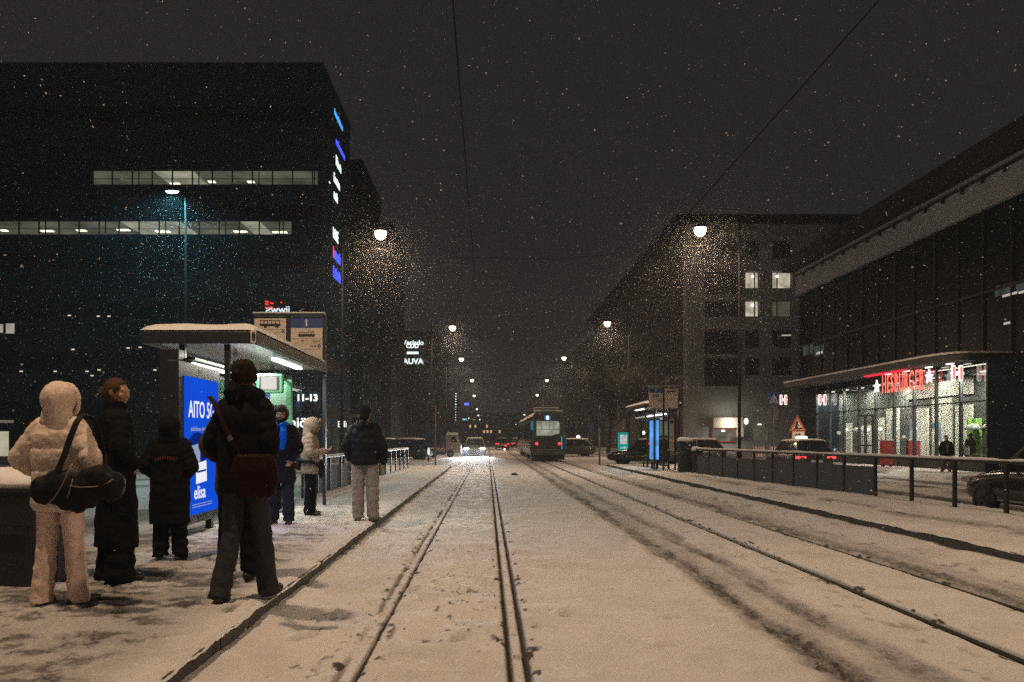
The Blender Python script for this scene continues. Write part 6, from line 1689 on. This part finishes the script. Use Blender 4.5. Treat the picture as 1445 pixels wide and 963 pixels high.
# 6 bearded man with the blue scarf, facing the camera
g6, HM, _ = person('bearded man with a grey hood and bright blue scarf looking toward the camera', None, 0, 0, (((-.26, -.02, 1.14), (-.19, .10, .98)), ((.26, -.02, 1.14), (.19, .10, .98))), STAND, parka(BLKP, .62, 1.02, 1.0, sleeve=(.09, .08, .06), disp=.018), dict(m=cloth('trousers_navy', (.015, .022, .035)), w=(.11, .09, .085)), SHOEB, hy=R(4), hp=R(-4))
GRH = cloth('hood_grey', (.10, .095, .09)); BEARD = cloth('beard_dark', (.02, .014, .011), bump=1., bscale=200)
def f(mb):
    H3 = HM.to_3x3()
    for k in range(6):
        a = -.11 + .03 * k; mb.sphere(HM @ Vector((0, a, 1.648)), (.098 + .004 * k, .03, .115 + .003 * k), 18, 10, H3)
hb = MB()
seg = 26
for k, (y_, r1, r2) in enumerate(((-.135, .05, .06), (-.12, .085, .10), (-.06, .112, .128), (.0, .118, .135), (.045, .112, .13), (.05, .10, .118), (.0, .10, .118))):
    hb.v += [tuple(HM @ Vector((r1 * math.cos(2 * PI * q / seg), y_, 1.645 + r2 * math.sin(2 * PI * q / seg)))) for q in range(seg)]
    if k: hb.f += [((k - 1) * seg + q, (k - 1) * seg + (q + 1) % seg, k * seg + (q + 1) % seg, k * seg + q) for q in range(seg)]
hb.f.append(tuple(range(seg)))
hb.build('hood', GRH, g6, smooth=True, fix=True)
add_fused('beanie', cloth('beanie_dark', (.025, .025, .026)), g6, .007, .006, .03, lambda mb: mb.chain([HM @ Vector((0, 0, 1.705)), HM @ Vector((0, -.01, 1.73))], [(.083, .096), (.06, .07)], 18))
def f(mb):
    H3 = HM.to_3x3()
    for v, r in (((-.05, .055, 1.575), (.018, .03, .04)), ((.05, .055, 1.575), (.018, .03, .04)), ((0, .082, 1.555), (.034, .022, .026)), ((-.028, .076, 1.56), (.024, .02, .03)), ((.028, .076, 1.56), (.024, .02, .03)), ((-.014, .101, 1.592), (.016, .008, .006)), ((.014, .101, 1.592), (.016, .008, .006))):
        mb.sphere(HM @ Vector(v), r, 12, 8, H3)
add_fused('beard', BEARD, g6, .006, .006, .015, f, 1)
for sx in (-1, 1): MB().chain([HM @ Vector((sx * .016, .098, 1.668)), HM @ Vector((sx * .046, .086, 1.67))], [.006, .005], 8).build('eyebrow', BEARD, g6, smooth=True)
BLU = cloth('scarf_blue', (.0, .12, .62), rough=.8, bump=.3)
def f(mb):
    mb.chain([(-.10, -.02, 1.475), (-.085, .07, 1.495), (-.03, .115, 1.475), (.03, .118, 1.47), (.085, .07, 1.495), (.10, -.02, 1.475), (0, -.09, 1.5), (-.10, -.02, 1.475)], [.036] * 8, 12)
    mb.chain([(-.06, .10, 1.46), (-.075, .155, 1.38), (-.07, .172, 1.24), (-.055, .172, 1.12)], [(.045, .025), (.055, .022), (.06, .018), (.035, .014)], 12)
    mb.chain([(.06, .10, 1.46), (.055, .155, 1.38), (.06, .172, 1.2), (.07, .172, 1.06)], [(.04, .025), (.045, .022), (.05, .018), (.04, .014)], 12)
add_fused('scarf', BLU, g6, .008, .012, .05, f)
# 7 beige parka, hood up, looking down at a phone, profile right
PAR = cloth('parka_stone', (.30, .24, .185), bump=.3)
arms7 = (((-.255, .02, 1.13), (-.10, .25, 1.16)), ((.255, .02, 1.13), (.10, .26, 1.17)))
hd7 = ({'d': (.3, .9, .3), 'n': (0, -.3, 1), 'curl': .5}, {'d': (-.25, .9, .3), 'n': (0, -.3, 1), 'curl': .5})
g7, HM, _ = person('person in a stone coloured hooded parka reading a phone, standing by the railing', None, 0, 0, arms7, STAND, parka(PAR, .76, 1.06, 1.08, sleeve=(.095, .085, .055), hood='up', hood_s=1.15, disp=.02), dict(m=BLKC, w=(.115, .10, .10)), mat('shoe_brown', (.09, .05, .03), .6), hp=R(-24), hands=hd7)
def f(mb):
    for k in range(46):
        a = 2 * PI * k / 46; mb.sphere(HM @ Vector((.135 * math.cos(a), .085 + random.uniform(-.015, .02), 1.64 + .15 * math.sin(a))), random.uniform(.022, .034), 8, 6)
add_fused('fur_trim', cloth('fur_trim_brown', (.16, .11, .075), bump=1., bscale=200), g7, .009, .02, .02, f, 1)
g7b = MB()
MB().tube([(-.268, -.0, 1.32), (-.288, -.0, 1.32)], .036, 16).build('arm_patch', mat('patch_white', (.45, .4, .38), .6), g7)
MB().tube([(.262, .0, 1.30), (.282, .0, 1.30)], .034, 16).build('arm_patch', mat('patch_rim', (.25, .03, .03), .6), g7)
MB().tube([(.278, .0, 1.30), (.285, .0, 1.30)], .023, 14).build('arm_patch_middle', MATS['patch_white'], g7)
phone = MB().obox((0, .375, 1.225), (.075, .15, .009), (R(40), 0, 0)).build('phone', mat('phone_black', (.02, .02, .02), .2), None, bevel=.003)
tag(phone, 'phone held by the person in the stone coloured parka', 'phone')
bag7 = thing('backpack', (0, 0, 0), 'black shoulder bag on the back of the parka person by the railing', 'bag')
mb = MB(); mb.sphere((-.02, -.22, 1.0), (.15, .10, .13), 14, 10); mb.sphere((.0, -.20, .92), (.14, .09, .10), 14, 10); mb.sphere((.02, .20, .84), (.13, .07, .17), 14, 10); mb.chain([(.24, -.13, 1.0), (.245, .02, .98), (.2, .16, .93)], [.03, .03, .03], 8); mb.chain([(.0, -.2, 1.0), (.22, -.12, 1.0)], [.05, .035], 8); mb.chain([(.2, .15, .93), (.03, .2, .9)], [.03, .05], 8)
fuse(mb.build('bag_body', BAGM, bag7), .011, 3, .02, .08)
# 8 man in grey trousers, black puffer, back turned, bottle in his right hand
GRY = cloth('trousers_grey', (.23, .215, .19), bump=.35)
arms8 = (((-.275, -.03, 1.15), (-.24, .07, .95)), ((.275, -.02, 1.14), (.275, .03, .90)))
g8, HM, _ = person('man in a black puffer jacket and baggy grey trousers, back turned, alone on the platform', None, 0, 0, arms8, (((-.11, .01, .50), (-.10, -.02, .085), -.35), ((.115, .02, .50), (.12, .0, .085), .35)), parka(BLKP, .86, 1.02, 1.05, quilt=(.10, .007), sleeve=(.095, .085, .06), hood='down', disp=.022), dict(m=GRY, w=(.112, .096, .086), hem=.055, fold=.005, disp=.030), mat('shoe_tan', (.10, .065, .045), .6), hands=(None, {'d': (0, .12, -1), 'n': (-1, .2, 0), 'curl': .6, 'side': -1}))
add_fused('hair', cloth('hair_black', (.012, .010, .010), bump=1.), g8, .008, .02, .03, lambda mb: (mb.sphere(HM @ Vector((0, -.014, 1.665)), (.092, .102, .10), 16, 10), mb.sphere(HM @ Vector((0, -.05, 1.6)), (.08, .06, .07), 14, 9)))
btl = thing('water_bottle', (0, 0, 0), 'clear bottle held low by the man in grey trousers', 'bottle')
mb = MB(); mb.rings([(0, 0, 0, .03, .03), (0, 0, .015, .034, .034), (0, 0, .15, .034, .034), (0, 0, .18, .02, .02), (0, 0, .20, .013, .013)], 16); mb.build('bottle', mat('bottle_clear', (.20, .21, .20), .1, spec=.7), btl, smooth=True)
MB().tube([(0, 0, .2005), (0, 0, .225)], .015, 12).build('cap', GREYP, btl)
# 9, 10 two walkers on the far pavement
W1 = (((-.10, .16, .52), (-.10, .12, .085), 0), ((.10, .06, .50), (.10, -.26, .12), 0))
g9, HM, _ = person('bareheaded walker in a dark open jacket crossing in front of the restaurant', None, 0, 0, DOWN, W1, parka(BLKC, .82, 1.05, 1.05, disp=.02), dict(m=cloth('trousers_brown', (.08, .06, .05)), w=(.11, .085, .075)), SHOEB)
add_fused('hair', MATS['hair_black'], g9, .008, .015, .03, lambda mb: mb.sphere(HM @ Vector((0, -.018, 1.67)), (.09, .10, .098), 14, 9))
MB().obox((0, .16, 1.18), (.09, .02, .42), (0, 0, 0)).build('shirt', cloth('shirt_tan', (.16, .11, .08)), g9, bevel=.01)
g10, HM, _ = person('bulky dark-coated walker under the green lit restaurant bay', None, 0, 0, PK2, STAND, parka(BLKC, .66, 1.25, 1.15, sleeve=(.11, .1, .07), disp=.025), dict(m=BLKC, w=(.12, .1, .09)), SHOEB)
add_fused('hair', MATS['hair_brown'], g10, .008, .015, .03, lambda mb: mb.sphere(HM @ Vector((0, -.018, 1.67)), (.09, .10, .098), 14, 9))

bake_pending(); PENDING.clear()
for gg, loc, yaw, h in ((g1, (-3.17, 5.9, PZ - .012), R(-6), 1.64), (g2, (-3.24, 6.95, PZ - .012), R(-48), 1.76), (g3, (-3.23, 8.1, PZ - .012), R(5), 1.46), (g4, (-1.87, 6.12, PZ - .012), R(-4), 1.83), (g5, (-2.21, 7.05, PZ - .012), R(0), 1.77),
                      (g6, (-2.98, 11.5, PZ - .012), R(180), 1.70), (g7, (-2.87, 12.9, PZ - .012), R(-82), 1.56), (g8, (-1.84, 11.95, PZ - .012), R(-3), 1.73), (g9, (wx(1335.5, 34), 34., -.06), R(165), 1.62), (g10, (wx(1369, 36), 36., -.02), R(20), 1.68)):
    finish_pose(gg, loc, yaw, h / 1.75)()
    if gg in (g1, g4, g5): gg.scale.x *= .88
    if '_hm' in gg: del gg['_hm']
# things held by people follow their hands
def put(o, holder, off=(0, 0, 0), rot=None):
    s = holder.scale[0]; M = Matrix.LocRotScale(holder.location, holder.rotation_euler, holder.scale)
    o.location = M @ (o.location + Vector(off)); o.rotation_euler = holder.rotation_euler if rot is None else rot
put(phone, g7, rot=(0, 0, g7.rotation_euler.z)); put(bag7, g7); bag7.scale = g7.scale
btl.location = (.262, .055, .70); put(btl, g8, rot=(R(8), 0, 0))
# ------------------------------------------------------------------ falling snow: one mass of small flakes
FL = bpy.data.materials.new('snowflake'); FL.use_nodes = True
nt = FL.node_tree; nt.nodes.remove(nt.nodes['Principled BSDF'])
d = nt.nodes.new('ShaderNodeBsdfDiffuse'); d.inputs[0].default_value = (.6, .6, .6, 1)
t = nt.nodes.new('ShaderNodeBsdfTranslucent'); t.inputs[0].default_value = (.9, .9, .9, 1)
mx = nt.nodes.new('ShaderNodeMixShader'); mx.inputs[0].default_value = .5
nt.links.new(d.outputs[0], mx.inputs[1]); nt.links.new(t.outputs[0], mx.inputs[2]); nt.links.new(mx.outputs[0], nt.nodes['Material Output'].inputs['Surface'])
def flakes(name, n, lo, hi, rmin, rmax, label, halo_swarms=()):
    lo, hi = np.array(lo), np.array(hi)
    c = lo + (hi - lo) * rng.random((n, 3))
    for gx_, gy_, gz_, gr_, gn_ in halo_swarms:      # extra flakes packed round lamps and headlights to stand for their halo
        q_ = rng.normal(size=(gn_, 3)) * gr_ * (.3 + 1.7 * rng.random((gn_, 1)) ** 2); q_[:, 2] -= .35 * np.abs(q_[:, 2]); c = np.concatenate([c, q_ + np.array([gx_, gy_, gz_])])
    n = len(c)
    # keep the air out of the shelters and the restaurant clear
    keep = np.ones(n, bool)
    for x0, x1, y0, y1, z1 in ((-4.5, -2.85, 10, 14.7, 2.95), (6.1, 7.7, 31.1, 35.7, 2.95), (20.8, 60, 15, 58, 15), (-63, -13.5, 66, 80, 33), (18.7, 60, 75, 140, 24)):
        keep &= ~((c[:, 0] > x0) & (c[:, 0] < x1) & (c[:, 1] > y0) & (c[:, 1] < y1) & (c[:, 2] < z1))
    keep &= np.linalg.norm(c - np.array([0, 0, 1.433]), axis=1) > 3.2
    c = c[keep]; n = len(c)
    r = rmin + (rmax - rmin) * rng.random(n) ** 2.
    r *= np.clip(c[:, 1] / 10, .5, 1)
    base = np.array([(1, 0, 0), (-1, 0, 0), (0, 1, 0), (0, -1, 0), (0, 0, 1), (0, 0, -1)], float)
    faces = np.array([(0, 2, 4), (2, 1, 4), (1, 3, 4), (3, 0, 4), (2, 0, 5), (1, 2, 5), (3, 1, 5), (0, 3, 5)])
    q = rng.normal(size=(n, 4)); q /= np.linalg.norm(q, axis=1)[:, None]
    w, x, y, z = q.T
    M = np.stack([1 - 2 * (y * y + z * z), 2 * (x * y - z * w), 2 * (x * z + y * w), 2 * (x * y + z * w), 1 - 2 * (x * x + z * z), 2 * (y * z - x * w), 2 * (x * z - y * w), 2 * (y * z + x * w), 1 - 2 * (x * x + y * y)], -1).reshape(n, 3, 3)
    ax = .6 + .8 * rng.random((n, 6, 1))
    v = np.einsum('nij,nkj->nki', M, base[None] * ax) * r[:, None, None] + c[:, None, :]
    fidx = (faces[None] + (np.arange(n) * 6)[:, None, None]).reshape(-1)
    me = bpy.data.meshes.new(name)
    me.vertices.add(n * 6); me.vertices.foreach_set('co', v.ravel())
    me.loops.add(len(fidx)); me.loops.foreach_set('vertex_index', fidx)
    me.polygons.add(n * 8); me.polygons.foreach_set('loop_start', np.arange(n * 8) * 3)
    me.update()
    me.materials.append(FL)
    o = bpy.data.objects.new(name, me); C.objects.link(o)
    return tag(o, label, 'snowfall', None, 'stuff')
flakes('falling_snow', 170000, (-28, 1.5, .1), (26, 80, 26), .005, .015, 'snowflakes drifting through the whole street air, with extra ones added as lamp halos',
       [(-4.43, 33, 9.2, 2.5, 7000), (8.65, 32.4, 9.3, 2.6, 8000), (-2.66, 61, 9.4, 2., 2200), (8.83, 58.7, 9.4, 2., 2200), (-9.5, 24.5, 8.2, 2.6, 2600), (-1.05, 62, .8, 1.2, 1500)])

# ------------------------------------------------------------------ air, sky, camera
hz = MB().box(-420, -90, -3, 420, 650, 46).build('haze', None) if False else None
me = bpy.data.meshes.new('haze'); b = MB().box(-420, -90, -2, 420, 640, 36)
me.from_pydata(b.v, [], b.f); o = bpy.data.objects.new('haze', me); C.objects.link(o); tag(o, 'thin snowy haze filling the street', 'haze', None, 'stuff')
m = bpy.data.materials.new('haze'); m.use_nodes = True; nt = m.node_tree; nt.nodes.remove(nt.nodes['Principled BSDF'])
pv = nt.nodes.new('ShaderNodeVolumePrincipled'); pv.inputs['Color'].default_value = (.68, .79, .94, 1); pv.inputs['Density'].default_value = .0014; pv.inputs['Anisotropy'].default_value = .25
nt.links.new(pv.outputs[0], nt.nodes['Material Output'].inputs['Volume']); me.materials.append(m)

w = bpy.data.worlds.new('World'); scene.world = w; w.use_nodes = True; nt = w.node_tree
bg = nt.nodes['Background']
tc = nt.nodes.new('ShaderNodeTexCoord'); sx_ = nt.nodes.new('ShaderNodeSeparateXYZ'); nt.links.new(tc.outputs['Generated'], sx_.inputs[0])
cr = nt.nodes.new('ShaderNodeValToRGB')
cr.color_ramp.elements[0].position = 0.; cr.color_ramp.elements[0].color = (.0178, .0160, .0162, 1)
cr.color_ramp.elements[1].position = .55; cr.color_ramp.elements[1].color = (.0178, .0160, .0162, 1)
nt.links.new(sx_.outputs['Z'], cr.inputs[0]); nt.links.new(cr.outputs[0], bg.inputs['Color']); bg.inputs['Strength'].default_value = 1.

cam = bpy.data.cameras.new('camera'); co = bpy.data.objects.new('camera', cam); C.objects.link(co)
co.location = (0, 0, EYE); co.rotation_euler = (PI / 2, 0, 0)
cam.sensor_width = 36; cam.lens = F / 1445 * 36
cam.shift_x = (722.5 - CX) / 1445; cam.shift_y = (CY - 481.5) / 1445
cam.clip_start = .05; cam.clip_end = 3000
cam.dof.use_dof = True; cam.dof.focus_distance = 13.; cam.dof.aperture_fstop = 5.6
scene.camera = co

scene.render.engine = 'CYCLES'
cy = scene.cycles
cy.max_bounces = 6; cy.diffuse_bounces = 2; cy.glossy_bounces = 3; cy.transparent_max_bounces = 12; cy.transmission_bounces = 3; cy.volume_bounces = 0
cy.sample_clamp_indirect = 2.; cy.sample_clamp_direct = 12.
cy.use_denoising = False
cy.caustics_reflective = False; cy.caustics_refractive = False
vs = scene.view_settings; vs.view_transform = 'Standard'; vs.look = 'None'; vs.exposure = 0; vs.gamma = 1; vs.use_curve_mapping = False
